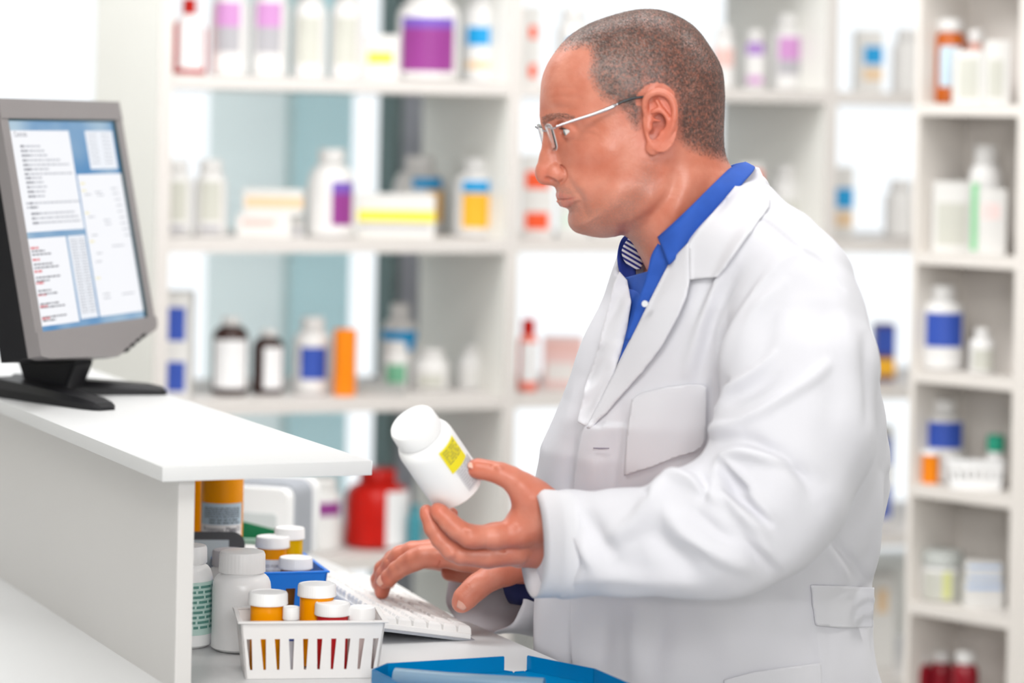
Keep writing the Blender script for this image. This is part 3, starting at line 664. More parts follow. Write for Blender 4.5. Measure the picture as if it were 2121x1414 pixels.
# black handheld terminal
d = 3.82; p = dloc(440, d)
t = thing('card_terminal', 'black handheld device with a grey display behind the white bottles', 'device', p, 0, rot=(R(-22), 0, R(6)))
W2 = wr(365, 500, d); H2 = .113
bm = bmesh.new(); pts = []
for cx, cz, a0 in ((W2-.016, .01, -90), (W2-.018, H2-.018, 0), (-W2+.018, H2-.018, 90), (-W2+.016, .01, 180)):
    for k in range(7): a = R(a0+15*k); rr_ = .0175 if cz > .05 else .010; pts.append((cx+rr_*math.cos(a), cz+rr_*math.sin(a)))
a = [bm.verts.new((x, 0, z)) for x, z in pts]; b = [bm.verts.new((x, .018, z)) for x, z in pts]; n = len(pts)
bm.faces.new(a[::-1]); bm.faces.new(b)
for i in range(n): bm.faces.new((a[i], a[(i+1) % n], b[(i+1) % n], b[i]))
bmesh.ops.bevel(bm, geom=[e for e in bm.edges if len(e.link_faces) == 2 and e.calc_face_angle(0) > 1], offset=.002, segments=2, affect='EDGES')
obj('shell', bm, mat('dark_grey_plastic', (.045, .045, .05), .45), t)
bm = bmesh.new(); box(bm, -W2+.012, W2-.022, -.001, .001, .05, H2-.012); obj('display', bm, mat('lcd_grey', (.38, .42, .44), .25), t, False)
# label printer
d = 4.32
t = thing('label_printer', 'white and grey desktop printer behind the pill vials', 'printer', dloc(560, d+.06), R(-18))
W3 = .078; H3 = ztop_at(600, 1003, d)-CT
def rslab(bm, w0, w1, h, y0, y1, rad=.014, z0=0):
    pts = [(w0, z0), (w1, z0)]+[(w1-rad+rad*math.cos(R(a)), h-rad+rad*math.sin(R(a))) for a in (0, 20, 45, 70, 90)]+[(w0+rad+rad*math.cos(R(a)), h-rad+rad*math.sin(R(a))) for a in (90, 110, 135, 160, 180)]
    A = [bm.verts.new((x, y0, z)) for x, z in pts]; B_ = [bm.verts.new((x, y1, z)) for x, z in pts]; n = len(pts)
    bm.faces.new(A); bm.faces.new(B_[::-1])
    for i in range(n): bm.faces.new((A[i], B_[i], B_[(i+1) % n], A[(i+1) % n]))
bm = bmesh.new(); rslab(bm, -W3*1.3, W3*.62, H3*.93, -.055, -.030); obj('front_cover', bm, M_wplas, t)
bm = bmesh.new(); rslab(bm, -W3*1.1, W3*.40, H3*.60, -.0575, -.0552, .006, H3*.1); obj('front_panel', bm, cm('pale_grey_panel', (.66, .70, .70)), t)
bm = bmesh.new(); rslab(bm, -W3*1.28, W3*.66, H3*.985, -.0299, .035, .02); obj('middle_body', bm, cm('printer_grey', (.36, .38, .42)), t)
bm = bmesh.new(); rslab(bm, -W3*1.32, W3*.74, H3, .0352, .052, .018); obj('rear_cover', bm, M_wplas, t)
# green bin
d = 4.08
t = thing('green_bin', 'small green plastic bin with sloping sides, between bottle and printer', 'bin', dloc(528, d), R(5))
M_gr = cm('green_plastic', (.01, .24, .10), .35); M_grp = cm('pale_green_plastic', (.36, .60, .50), .35)
zt = ztop_at(500, 1088, d)-CT; zl = ztop_at(520, 1114, d)-CT
bm = bmesh.new(); w4 = .036
prism(bm, [(-.03, 0), (.07, 0), (.07, zt), (.066, zt), (-.03, zl)], w4*-1, w4*-1+.003)
prism(bm, [(-.03, 0), (.066, 0), (.066, .003), (-.03, .003)], -w4+.003, w4)
q8 = [bm.verts.new(q) for q in ((-w4+.003, .066, 0), (w4, .066, 0), (w4, .066, zl), (-w4+.003, .066, zt), (-w4+.003, .07, 0), (w4, .07, 0), (w4, .07, zl), (-w4+.003, .07, zt))]
for f_ in ((0, 1, 2, 3), (7, 6, 5, 4), (0, 4, 5, 1), (1, 5, 6, 2), (2, 6, 7, 3), (3, 7, 4, 0)): bm.faces.new([q8[i] for i in f_])
obj('bin_body', bm, M_gr, t, False)
bm = bmesh.new(); box(bm, -w4-.002, w4+.006, -.036, -.030, 0, zl); box(bm, -w4-.002, w4+.008, -.038, -.0302, zl, zl+.004)
box(bm, w4, w4+.003, -.03, .066, 0, zl); obj('bin_front', bm, M_grp, t, False)
# white bottles at the left
M_wb = mat('white_bottle_plastic', (.93, .93, .93), .3, bump=.02, bscale=60)
d = 3.60; r = wr(330, 440, d)
A_ = bottle('white_bottle', 'white bottle with a mint green printed label, half behind the shelf panel', 'bottle', dloc(386, d), r, ztop_at(386, 1128, d)-CT, M_wb, M_wcap, [(.14, .66, -60, 140, cm('mint_label', (.56, .76, .70)))], neck=.68, ribs=True)
add_words(A_, r, .024, .08, R(-50), 1.5, 9, cm('dark_green_ink', (.12, .3, .26)), 9, off=.0016, full=.95)
d = 3.74; bottle('white_bottle', 'white bottle with a grey ribbed cap behind the biggest white bottle', 'bottle', dloc(474, d), wr(430, 520, d), ztop_at(466, 1137, d)-CT, M_wb, cm('grey_ribbed_cap', (.52, .51, .54)), ribs=True, neck=.7, caph=.19)
d = 3.58; r = wr(440, 562, d)
A_ = bottle('white_bottle', 'biggest white bottle with a white cap, standing behind the white basket', 'bottle', dloc(501, d), r, ztop_at(500, 1140, d)-CT, M_wb, M_wcap, [(.08, .5, -10, 60, cm('cream_label', (.86, .78, .5)))], neck=.70, ribs=True, caph=.2, shoulder=.14)
d = 3.90; bottle('white_bottle', 'white-capped bottle, only its cap showing between the amber vial and black device', 'bottle', dloc(506, d), wr(470, 542, d), ztop_at(506, 1131, d)-CT, M_wb, M_wcap, neck=.8)
# blue basket with vials
M_bl = mat('blue_plastic', (.0, .19, .76), .3, var=.1, vscale=10)
n1 = atz(678, 1186, 1.03); n2 = atz(626, 1148, 1.03); dv = (n2-n1)[:2]; Lb = float(np.linalg.norm(dv)); dv /= Lb; wv = np.array([dv[1], -dv[0]])
Wb = .125; cen = n1[:2]+dv*Lb/2-wv*Wb/2
basket('slotted_basket', 'blue plastic basket holding capped amber vials', (cen[0], cen[1], CT+.0003), math.atan2(wv[1], wv[0]), Wb, Lb, .07, .0022, M_bl, 4, 5, .003, .007, .12, .72, .42, False)
bz = CT+.003
def V(lb_, px, x0, x1, yt, d, z=bz, body=None, labels=(), contents=None, caph=.22):
    w_ = wr(x0, x1, d)/1.13; L_ = dloc(px, d, z); return vial('prescription_vial', lb_, L_, w_, ztop_at(px, yt, d)-z, body, labels=labels, contents=contents, caph=caph), w_
V('yellow vial with a white cap, furthest back in front of the printer', 598, 567, 630, 1092, 3.87, bz, M_amber_y, contents=cm('green_tablets', (.25, .28, .05)))
vv, w_ = V('amber vial with a white warning label, tallest in the blue basket', 563, 528, 598, 1110, 3.845, bz, M_amber, [(.30, .71, -75, 150, M_label)], contents=cm('brown_tablets', (.35, .2, .05)))
hh = ztop_at(563, 1110, 3.845)-bz
f = cylp(R(-75), w_+.0014)
for s_, zz in (('SEALED FOR YOUR', .61), ('PROTECTION', .54)):
    tb = text_bm(s_, .0052); bmesh.ops.triangulate(tb, faces=tb.faces)
    for v in tb.verts: v.co = f((v.co.x-.024, 0, v.co.y+hh*zz))
    obj('label_text', tb, M_ink, vv, False)
V('amber vial with a white cap nearest the front of the blue basket', 612, 577, 647, 1153, 3.79, bz, mat('dark_amber', (.55, .2, .03), .15, trans=.5, ior=1.3), contents=cm('brown_tablets', (.35, .2, .05)))
# white front basket with vials
q1 = atz(499, 1293, 1.026); q2 = atz(797, 1289, 1.026); RB_ = R(9); Wf = float(np.linalg.norm((q2-q1)[:2])); Lf = .098
mid = (q1+q2)[:2]/2; dirb = np.array([-math.sin(RB_), math.cos(RB_)])
cf = mid+dirb*Lf/2
M_wbk = mat('white_basket_plastic', (.88, .86, .85), .3, trans=.12, ior=1.3, bump=.03, bscale=50)
basket('slotted_basket', 'white plastic slotted basket in the foreground holding orange vials', (cf[0], cf[1], CT+.0003), RB_, Wf, Lf, .066, .0024, M_wbk, 10, 7, .0035, .007, .16, .72, .38)
V('orange vial at the left end of the white front basket', 556, 515, 597, 1225, 3.435, bz, caph=.24)
V('orange vial in the middle of the white front basket, taller than its neighbours', 657, 617, 697, 1208, 3.475, bz, caph=.24)
V('low white-capped red vial in the front of the white basket', 690, 653, 727, 1247, 3.452, bz, mat('red_vial', (.85, .03, .04), .15, trans=.4, ior=1.3), caph=.24)
V('small pale vial with blue print between the orange vials', 604, 588, 622, 1256, 3.42, bz, mat('clear_vial', (.75, .78, .85), .15, trans=.4, ior=1.3), [(.5, .62, -90, 90, C_blue)], caph=.2)
V('pale translucent vial at the right end of the white front basket', 750, 722, 780, 1256, 3.455, bz, mat('pale_pink_vial', (.85, .72, .7), .2, trans=.3, ior=1.3), caph=.2)
# ------------------------------------------------------------------ blue counting tray
pl = atz(800, 1373, CT+.022)
t = thing('counting_tray', 'translucent blue pill counting tray at the bottom edge of the counter', 'tray', (pl[0], pl[1], CT+.0002), AN)
M_bt = mat('blue_translucent', (.0, .27, .62), .12, trans=.25, ior=1.3, var=.15, vscale=12)
out = [(0, 0), (.150, 0), (.158, -.012), (.172, -.012), (.180, -.004), (.222, -.105), (.222, -.23), (-.03, -.23), (-.03, -.03)]
def ring_wall(bm, P_, z0, z1, th):
    n = len(P_)
    for i in range(n):
        a, b = Vector(P_[i]), Vector(P_[(i+1) % n]); d_ = (b-a); 
        if (i in (1, 2, 3)): zz = z0+(z1-z0)*.25
        else: zz = z1
        nn = Vector((d_.y, -d_.x)).normalized()*th
        q = [a, b, b+nn, a+nn]
        lo = [bm.verts.new((p_.x, p_.y, z0)) for p_ in q]; hi = [bm.verts.new((p_.x, p_.y, zz)) for p_ in q]
        bm.faces.new(lo[::-1]); bm.faces.new(hi)
        for k in range(4): bm.faces.new((lo[k], lo[(k+1) % 4], hi[(k+1) % 4], hi[k]))
bm = bmesh.new(); ring_wall(bm, out, .0, .022, .003); bmesh.ops.bevel(bm, geom=list(bm.edges), offset=.0009, segments=2, affect='EDGES'); obj('tray_wall', bm, M_bt, t)
bm = bmesh.new(); lo = [bm.verts.new((x*.99, y-.001, .001)) for x, y in out]; hi = [bm.verts.new((x*.99, y-.001, .004)) for x, y in out]
bm.faces.new(lo[::-1]); bm.faces.new(hi)
for k in range(len(out)): bm.faces.new((lo[k], lo[(k+1) % len(out)], hi[(k+1) % len(out)], hi[k]))
obj('tray_floor', bm, M_bt, t, False)
bm = bmesh.new(); tube(bm, [(.0, -.03, .011), (.05, -.075, .011), (.14, -.14, .011)], .011, 16); obj('tablet_channel', bm, mat('pale_blue_plastic', (.35, .5, .62), .15, trans=.4, ior=1.3), t)
# ------------------------------------------------------------------ bottle held in the hand
hb_base = at(948, 1012, 3.37)
axi = np.array([-.545, .838]); al = R(30)
up = Vector((axi[0]*math.cos(al), -math.sin(al), axi[1]*math.cos(al))).normalized()
xx = up.cross(Vector((0, 1, 0))).normalized(); yy = up.cross(xx).normalized()
HBM = Matrix((xx, yy, up)).transposed()
HB_UP = np.array(up)
eul = HBM.to_euler()
HR, HH = .0345, .114
hbt = bottle('pill_bottle', 'white pill bottle with a yellow label held in the man\'s raised hand', 'bottle', hb_base, HR, HH, M_wb, M_wcap, neck=.74, caph=.17, shoulder=.13, parent_rot=eul, ribs=False)
# azimuth facing camera
lc = HBM.transposed() @ Vector((0, -1, 0)); camaz = math.atan2(lc.y, lc.x)
rt = HBM.transposed() @ Vector((1, 0, 0)); rtaz = math.atan2(rt.y, rt.x)
sgn = 1 if ((rtaz-camaz+math.pi) % (2*math.pi)-math.pi) > 0 else -1
add_label(hbt, HR, HH*.40, HH*.70, camaz+sgn*R(38), R(48), cm('label_bright_yellow', (.93, .80, .02)), name='yellow_label')
add_label(hbt, HR, HH*.10, HH*.39, camaz+sgn*R(46), R(50), cm('label_palegrey', (.74, .74, .76)), name='grey_label')
add_words(hbt, HR, HH*.50, HH*.68, camaz+sgn*R(38), R(38), 6, M_ink, 21, off=.0014, fill=.25)
add_words(hbt, HR, HH*.12, HH*.40, camaz+sgn*R(46), R(44), 9, M_greyink, 22, off=.0014, fill=.4)
# ------------------------------------------------------------------ implicit surface tools for the figure
def smin(a, b, k):
    if k <= 0: return np.minimum(a, b)
    h = np.clip(.5+.5*(b-a)/k, 0, 1); return b*(1-h)+a*h-k*h*(1-h)
def smax(a, b, k): return -smin(-a, -b, k)
class Field:
    def __init__(s, lo, hi, h):
        s.lo = np.array(lo, np.float32); s.h = h
        s.n = np.ceil((np.array(hi)-s.lo)/h).astype(int)+1
        s.ax = [(s.lo[i]+h*np.arange(s.n[i])).astype(np.float32) for i in range(3)]
        s.F = np.full(s.n, .06, np.float32)
    def sub(s, lo, hi):
        sl = []
        for i in range(3):
            a = int(np.clip(math.floor((lo[i]-s.lo[i])/s.h), 0, s.n[i]-1)); b = int(np.clip(math.ceil((hi[i]-s.lo[i])/s.h)+1, 1, s.n[i]))
            sl.append(slice(a, max(b, a+1)))
        x = s.ax[0][sl[0]][:, None, None]; y = s.ax[1][sl[1]][None, :, None]; z = s.ax[2][sl[2]][None, None, :]
        return tuple(sl), x, y, z
    def op(s, fn, lo, hi, k, sub=False, pad=None):
        p = k+.02 if pad is None else pad
        sl, x, y, z = s.sub(np.array(lo)-p, np.array(hi)+p)
        d = fn(x, y, z)
        s.F[sl] = smax(s.F[sl], -d, k) if sub else smin(s.F[sl], d, k)
    def cap(s, a, b, r0, r1, k=.004, sub=False, pad=None):
        a = np.array(a, float); b = np.array(b, float); ab = b-a; L = max(ab@ab, 1e-12); r = max(r0, r1)
        def fn(x, y, z):
            X = x-a[0]; Y = y-a[1]; Z = z-a[2]
            t = np.clip((X*ab[0]+Y*ab[1]+Z*ab[2])/L, 0, 1)
            return np.sqrt((X-t*ab[0])**2+(Y-t*ab[1])**2+(Z-t*ab[2])**2)-(r0+(r1-r0)*t)
        s.op(fn, np.minimum(a, b)-r, np.maximum(a, b)+r, k, sub, pad)
    def chain(s, P_, r, k=.004, sub=False, pad=None):
        for i in range(len(P_)-1): s.cap(P_[i], P_[i+1], r[i], r[i+1], k, sub, pad)
    def ell(s, c, rad, M=None, k=.004, sub=False, pad=None):
        c = np.array(c, float); rad = np.array(rad, float); M = np.eye(3) if M is None else np.array(M)
        def fn(x, y, z):
            X = x-c[0]; Y = y-c[1]; Z = z-c[2]
            q = [(M[i][0]*X+M[i][1]*Y+M[i][2]*Z) for i in range(3)]
            k0 = np.sqrt(sum((q[i]/rad[i])**2 for i in range(3))); k1 = np.sqrt(sum((q[i]/rad[i]**2)**2 for i in range(3)))+1e-9
            return k0*(k0-1)/k1
        m_ = rad.max(); s.op(fn, c-m_, c+m_, k, sub, pad)
    def mesh(s):
        F_ = s.F; n = np.array(F_.shape); S = F_ < 0
        a = S[:-1, :-1, :-1]; cnt = np.zeros(n-1, np.uint8)
        for dx in (0, 1):
            for dy in (0, 1):
                for dz in (0, 1): cnt += S[dx:n[0]-1+dx, dy:n[1]-1+dy, dz:n[2]-1+dz]
        idx = np.argwhere((cnt > 0) & (cnt < 8)); N = len(idx)
        ids = np.full(n-1, -1, np.int32); ids[tuple(idx.T)] = np.arange(N)
        cor = [(dx, dy, dz) for dx in (0, 1) for dy in (0, 1) for dz in (0, 1)]
        val = {c: F_[idx[:, 0]+c[0], idx[:, 1]+c[1], idx[:, 2]+c[2]] for c in cor}
        acc = np.zeros((N, 3)); ct = np.zeros(N)
        for c in cor:
            for ax in range(3):
                if c[ax] == 0:
                    c2 = list(c); c2[ax] = 1; c2 = tuple(c2); v0, v1 = val[c], val[c2]
                    mk = (v0 < 0) != (v1 < 0); t = np.where(mk, v0/(v0-v1+1e-12), 0)
                    p = np.zeros((N, 3)); p[:] = c; p[:, ax] = t
                    acc[mk] += p[mk]; ct[mk] += 1
        V_ = s.lo+(idx+acc/np.maximum(ct, 1)[:, None])*s.h
        Fc = []
        for ax in range(3):
            o1, o2 = (ax+1) % 3, (ax+2) % 3
            sl0 = [slice(1, n[i]-1) for i in range(3)]; sl1 = list(sl0)
            sl0[ax] = slice(0, n[ax]-1); sl1[ax] = slice(1, n[ax])
            A, B_ = S[tuple(sl0)], S[tuple(sl1)]
            e = np.argwhere(A != B_)
            if len(e) == 0: continue
            flip = A[tuple(e.T)]
            base = e.copy(); base[:, o1] += 1; base[:, o2] += 1
            def g(d1, d2): q = base.copy(); q[:, o1] += d1; q[:, o2] += d2; return ids[tuple(q.T)]
            q = np.stack([g(-1, -1), g(0, -1), g(0, 0), g(-1, 0)], 1)
            q[~flip] = q[~flip][:, ::-1]; Fc.append(q)
        return V_, np.concatenate(Fc)
def fast_mesh(name, V_, Q):
    me = bpy.data.meshes.new(name); me.vertices.add(len(V_)); me.vertices.foreach_set('co', np.asarray(V_, np.float32).ravel())
    k = Q.shape[1]; me.loops.add(len(Q)*k); me.loops.foreach_set('vertex_index', Q.astype(np.int32).ravel())
    me.polygons.add(len(Q)); me.polygons.foreach_set('loop_start', np.arange(0, len(Q)*k, k, dtype=np.int32))
    me.polygons.foreach_set('use_smooth', np.ones(len(Q), bool)); me.update(calc_edges=True); return me
def smooth_v(V_, Q, it=2, lam=.5):
    E_ = np.concatenate([Q[:, [i, (i+1) % 4]] for i in range(4)]); n = len(V_)
    for _ in range(it):
        acc = np.zeros((n, 3)); ct = np.zeros(n)
        for i in range(3):
            acc[:, i] = np.bincount(E_[:, 0], V_[E_[:, 1], i], n)+np.bincount(E_[:, 1], V_[E_[:, 0], i], n)
        ct = np.bincount(E_[:, 0], minlength=n)+np.bincount(E_[:, 1], minlength=n)
        V_ = V_+(acc/np.maximum(ct, 1)[:, None]-V_)*lam
    return V_
def normals(V_, Q):
    a = V_[Q[:, 2]]-V_[Q[:, 0]]; b = V_[Q[:, 3]]-V_[Q[:, 1]]; f = np.cross(a, b); N = np.zeros_like(V_)
    for i in range(4):
        for j in range(3): N[:, j] += np.bincount(Q[:, i], f[:, j], len(V_))
    return N/(np.linalg.norm(N, axis=1)[:, None]+1e-12)
def seg_dist(P_, line):
    """P_ (...,2) -> distance and arc fraction to polyline"""
    best = None; L = np.array(line, float); sl = np.linalg.norm(np.diff(L, axis=0), axis=1); tot = sl.sum(); acc = 0
    for i in range(len(L)-1):
        a, b = L[i], L[i+1]; ab = b-a; t = np.clip(((P_[..., 0]-a[0])*ab[0]+(P_[..., 1]-a[1])*ab[1])/(ab@ab), 0, 1)
        dx = P_[..., 0]-a[0]-t*ab[0]; dy = P_[..., 1]-a[1]-t*ab[1]; d = np.sqrt(dx*dx+dy*dy); fr = (acc+t*sl[i])/tot; acc += sl[i]
        if best is None: best, bf = d, fr
        else: m_ = d < best; best = np.where(m_, d, best); bf = np.where(m_, fr, bf)
    return best, bf
def inside(P_, poly):
    x, y = P_[..., 0], P_[..., 1]; c = np.zeros(x.shape, bool); n = len(poly)
    for i in range(n):
        (x0, y0), (x1, y1) = poly[i], poly[(i+1) % n]
        m_ = ((y0 > y) != (y1 > y)) & (x < (x1-x0)*(y-y0)/((y1-y0)+1e-12)+x0); c ^= m_
    return c
def spline(P_, n=6):
    P_ = np.array(P_, float); out = []
    for i in range(len(P_)-1):
        p0_, p1, p2, p3 = P_[max(i-1, 0)], P_[i], P_[i+1], P_[min(i+2, len(P_)-1)]
        for k in range(n):
            t = k/n; out.append(.5*((2*p1)+(-p0_+p2)*t+(2*p0_-5*p1+4*p2-p3)*t*t+(-p0_+3*p1-3*p2+p3)*t**3))
    out.append(P_[-1]); return np.array(out)
def project(P_):
    P_ = np.asarray(P_, float); x = P_[:, 0]/P_[:, 1]; z = (P_[:, 2]-CZ)/P_[:, 1]
    return np.stack([1060.5+F*(x*math.cos(RHO)+z*math.sin(RHO)), HY-F*(-x*math.sin(RHO)+z*math.cos(RHO))], 1)
# ------------------------------------------------------------------ head
DH = 3.45; SH_ = F/DH; YAW = R(7); HC = at(1310, 250, DH)
RIGHT = np.array([math.cos(RHO), 0, math.sin(RHO)]); UPV = np.array([-math.sin(RHO), 0, math.cos(RHO)])
def hl(px, py, c=0.0):
    X = (px-1060.5)/F*(DH+c); A = X-(1310-1060.5)/SH_
    return np.array([(A+c*math.sin(YAW))/math.cos(YAW), (HY-py)/F*(DH+c), c])
def hw(Pl):
    Pl = np.atleast_2d(Pl); a = Pl[:, 0]*math.cos(YAW)-Pl[:, 2]*math.sin(YAW); c = Pl[:, 0]*math.sin(YAW)+Pl[:, 2]*math.cos(YAW)
    return HC+a[:, None]*RIGHT+Pl[:, 1][:, None]*UPV+c[:, None]*np.array([0, 1, 0])
sil_px = [(1118, 246), (1119, 256), (1126, 272), (1134, 295), (1142, 325), (1149, 350), (1151, 378), (1150.5, 388), (1154, 400), (1157.5, 408), (1161, 413.5), (1163, 420), (1168, 427), (1178, 435), (1177, 446), (1177, 458), (1181, 470), (1193, 481), (1215, 487), (1234, 491), (1254, 492), (1273, 490), (1292, 487),
          (1312, 505), (1332, 540), (1352, 572), (1420, 610), (1520, 640), (1600, 600), (1610, 480), (1580, 420), (1540, 375), (1515, 345), (1502, 316), (1499, 277), (1501, 222), (1500, 178), (1494, 139), (1472, 99), (1440, 57), (1401, 32), (1361, 20), (1317, 20.5), (1266, 33), (1218, 51), (1175, 79), (1145, 115), (1131, 139), (1122, 166), (1118.5, 206), (1117, 238)]
SILP = np.array([hl(x, y)[:2] for x, y in sil_px])
lo = hl(1085, 660); hi = hl(1625, 2)
FH = Field((lo[0], lo[1], -.105), (hi[0], hi[1], .105), .00135)
A2, B2 = np.meshgrid(FH.ax[0], FH.ax[1], indexing='ij'); G2 = np.stack([A2, B2], -1)
sl_ = spline(np.vstack([SILP, SILP[:1]]), 3)
dd, _ = seg_dist(G2, sl_); ins = inside(G2, sl_); sd = np.where(ins, dd, -dd)
# thickness (mm), edge roundness radius (mm), exponent; given where they show on the near side
ctl = [(1135, 190, 76, 92, .5), (1135, 130, 76, 95, .5), (1250, 60, 77, 98, .5), (1300, 150, 78, 100, .5), (1400, 120, 79, 100, .5), (1470, 200, 77, 92, .5), (1380, 230, 76, 95, .5), (1230, 190, 73, 92, .5),
       (1140, 262, 70, 82, .80), (1165, 275, 67, 76, .95), (1215, 275, 69, 74, .85), (1150, 320, 64, 70, 1.0), (1200, 330, 68, 70, .9), (1250, 330, 72, 72, .8), (1160, 385, 60, 64, .66), (1170, 415, 59, 62, .62), (1185, 460, 58, 52, .55), (1220, 430, 63, 58, .62),
       (1230, 480, 58, 48, .5), (1290, 400, 70, 62, .6), (1300, 470, 64, 46, .5), (1350, 400, 70, 62, .5), (1360, 320, 73, 75, .5), (1450, 300, 70, 68, .5), (1380, 470, 66, 60, .5), (1470, 400, 68, 64, .5), (1340, 560, 66, 62, .5), (1560, 560, 90, 90, .5), (1450, 620, 90, 85, .5), (1640, 690, 96, 95, .5)]
cp = np.array([hl(x, y, -.05*(1 if x > 1150 else .3))[:2] for x, y, *_ in ctl]); cv = np.array([c[2:] for c in ctl], float)
def shep(G, P_, V_, p=3.2):
    w_ = [1/(((G[..., 0]-q[0])**2+(G[..., 1]-q[1])**2)+(.012)**2)**(p/2) for q in P_]; W_ = sum(w_)
    return [sum(a*b for a, b in zip(w_, V_[:, j]))/W_ for j in range(V_.shape[1])]
T_, Rr, E_ = shep(G2, cp, cv); T_ = T_/1000; Rr = Rr/1000
x_ = np.clip(sd/Rr, 0, 1); hgt = T_*np.maximum(1-(1-x_)**2, 1e-6)**E_
def hbump(px, py, sx, sy, ang, amp, c=-.05):
    q = hl(px, py, c); u = G2[..., 0]-q[0]; v = G2[..., 1]-q[1]; ca, sa = math.cos(R(ang)), math.sin(R(ang))
    return amp/1000*np.exp(-.5*(((u*ca+v*sa)*SH_/sx)**2+((-u*sa+v*ca)*SH_/sy)**2))
def hline(pts, w_, amp, c=-.05, taper=True):
    L = np.array([hl(x, y, c)[:2] for x, y in pts]); L = spline(L, 5); d, f_ = seg_dist(G2, L)
    return amp/1000*np.exp(-.5*(d*SH_/w_)**2)*(np.sin(np.pi*np.clip(f_, .02, .98))**.5 if taper else 1)
for a in [(1174, 274, 17, 12, -15, -5.5, -.03), (1152, 268, 9, 10, 0, -4, -.02), (1222, 318, 34, 15, 20, 4.0), (1200, 246, 22, 8, 10, 2.5), (1225, 205, 26, 30, 0, -3), (1188, 296, 13, 5, 25, 1.6, -.04), (1242, 440, 26, 20, 0, 3.0), (1197, 410, 7, 8, 0, -2.8, -.035), (1188, 462, 12, 9, 0, 2.0, -.02), (1330, 430, 26, 12, 60, 3), (1262, 380, 30, 24, 0, -2.2), (1345, 250, 14, 26, 0, -2, -.075), (1156, 395, 10, 9, 0, 1.5, -.015)]: hgt += hbump(*a) if len(a) == 7 else hbump(*a)
for pts, w_, am, c in [([(1170, 350), (1182, 378), (1203, 408), (1214, 432)], 4.0, -3.2, -.035), ([(1178, 345), (1196, 378), (1220, 410)], 9, 1.8, -.04), ([(1198, 412), (1208, 430), (1216, 450)], 3.5, -1.8, -.035), ([(1395, 345), (1388, 400), (1350, 450), (1318, 492)], 9, -3.2, -.065), ([(1440, 345), (1410, 410), (1378, 480), (1350, 560)], 14, 3.5, -.06), ([(1480, 352), (1440, 450), (1400, 540)], 10, -2.0, -.06),
                    ([(1124, 232), (1155, 222), (1195, 228)], 3, -1.2, -.04), ([(1128, 208), (1160, 200), (1205, 206)], 3, -1.0, -.04), ([(1127, 190), (1160, 182), (1195, 186)], 3, -.8, -.04), ([(1180, 286), (1196, 292), (1212, 288)], 2.4, -1.5, -.04), ([(1196, 268), (1216, 262), (1236, 264)], 2.2, -1.2, -.05), ([(1196, 274), (1220, 276), (1236, 284)], 2.2, -1.1, -.05), ([(1181, 437), (1196, 436), (1206, 430)], 4, -1.8, -.025), ([(1260, 482), (1300, 470), (1345, 440)], 5, -1.2, -.05)]: hgt += hline(pts, w_, am, c)
hgt = np.maximum(hgt, 0)
H2 = (hgt**2).astype(np.float32); H2 = np.where(sd > 0, H2, (2*sd*T_*.25*.0+sd*.02)).astype(np.float32)
zc = FH.ax[2][None, None, :]
Fv = zc*zc-H2[:, :, None]
gx, gy = np.gradient(H2, FH.h); g2 = (gx*gx+gy*gy)[:, :, None]
FH.F = (Fv/np.sqrt(g2+4*zc*zc+3e-5)).astype(np.float32); FH.F = np.clip(FH.F, -.05, .05); del Fv
def both(fn): return lambda x, y, z: fn(x, y, -np.abs(z))
class MirF:   # paired features: evaluated at -|c|
    def __getattr__(s, nm):
        def f(*a, **k):
            old = FH.op
            def op2(fn, lo_, hi_, kk, sub=False, pad=None):
                lo2 = np.array(lo_, float); hi2 = np.array(hi_, float); m_ = max(abs(lo2[2]), abs(hi2[2])); lo2[2] = -m_; hi2[2] = m_
                old(both(fn), lo2, hi2, kk, sub, pad)
            FH.op = op2; getattr(Field, nm)(FH, *a, **k); FH.op = old
        return f
MF = MirF()
# nose
FH.chain([hl(1139, 284), hl(1138, 302), hl(1134, 328), hl(1129.5, 346)], [.006, .0064, .0076, .0096], .010)
FH.ell(hl(1126.8, 360), (.0106, .0110, .0110), k=.008)
FH.cap(hl(1143, 328), hl(1147, 352), .0110, .0125, .008); FH.cap(hl(1128, 369), hl(1150, 374), .0068, .0062, .005)
MF.ell(hl(1153, 358, -.0135), (.0108, .0108, .0068), k=.004)
Mn = [[math.cos(R(-12)), math.sin(R(-12)), 0], [-math.sin(R(-12)), math.cos(R(-12)), 0], [0, 0, 1]]
MF.ell(hl(1141, 371, -.0125), (.0085, .0031, .0060), M=Mn, k=.0015, sub=True)
# eye sockets, lids
EC = hl(1186, 269, -.0325); ER = .0118
MF.ell(EC+np.array([-.006, .001, 0]), (.0135, .0095, .0150), k=.006, sub=True)
def lids(x, y, z):
    X = x-EC[0]; Y = y-EC[1]; Z = -np.abs(z)-EC[2]; rr_ = np.sqrt(X*X+Y*Y+Z*Z)-(ER+.0015)
    shell = np.maximum(rr_, -rr_-.006)
    # opening wedge around the gaze direction (forward = -x, pitched down)
    up_l = (Y*math.cos(R(12))-(-X)*math.sin(R(12))); lo_l = -(Y*math.cos(R(-36))-(-X)*math.sin(R(-36)))
    curve = (Z*Z)*14
    op_ = np.maximum(np.maximum(up_l+curve, lo_l+curve*.8), X+.001)
    return np.maximum(shell, -op_)
FH.op(lids, (EC[0]-.02, EC[1]-.02, -.055), (EC[0]+.02, EC[1]+.02, .055), .0045)
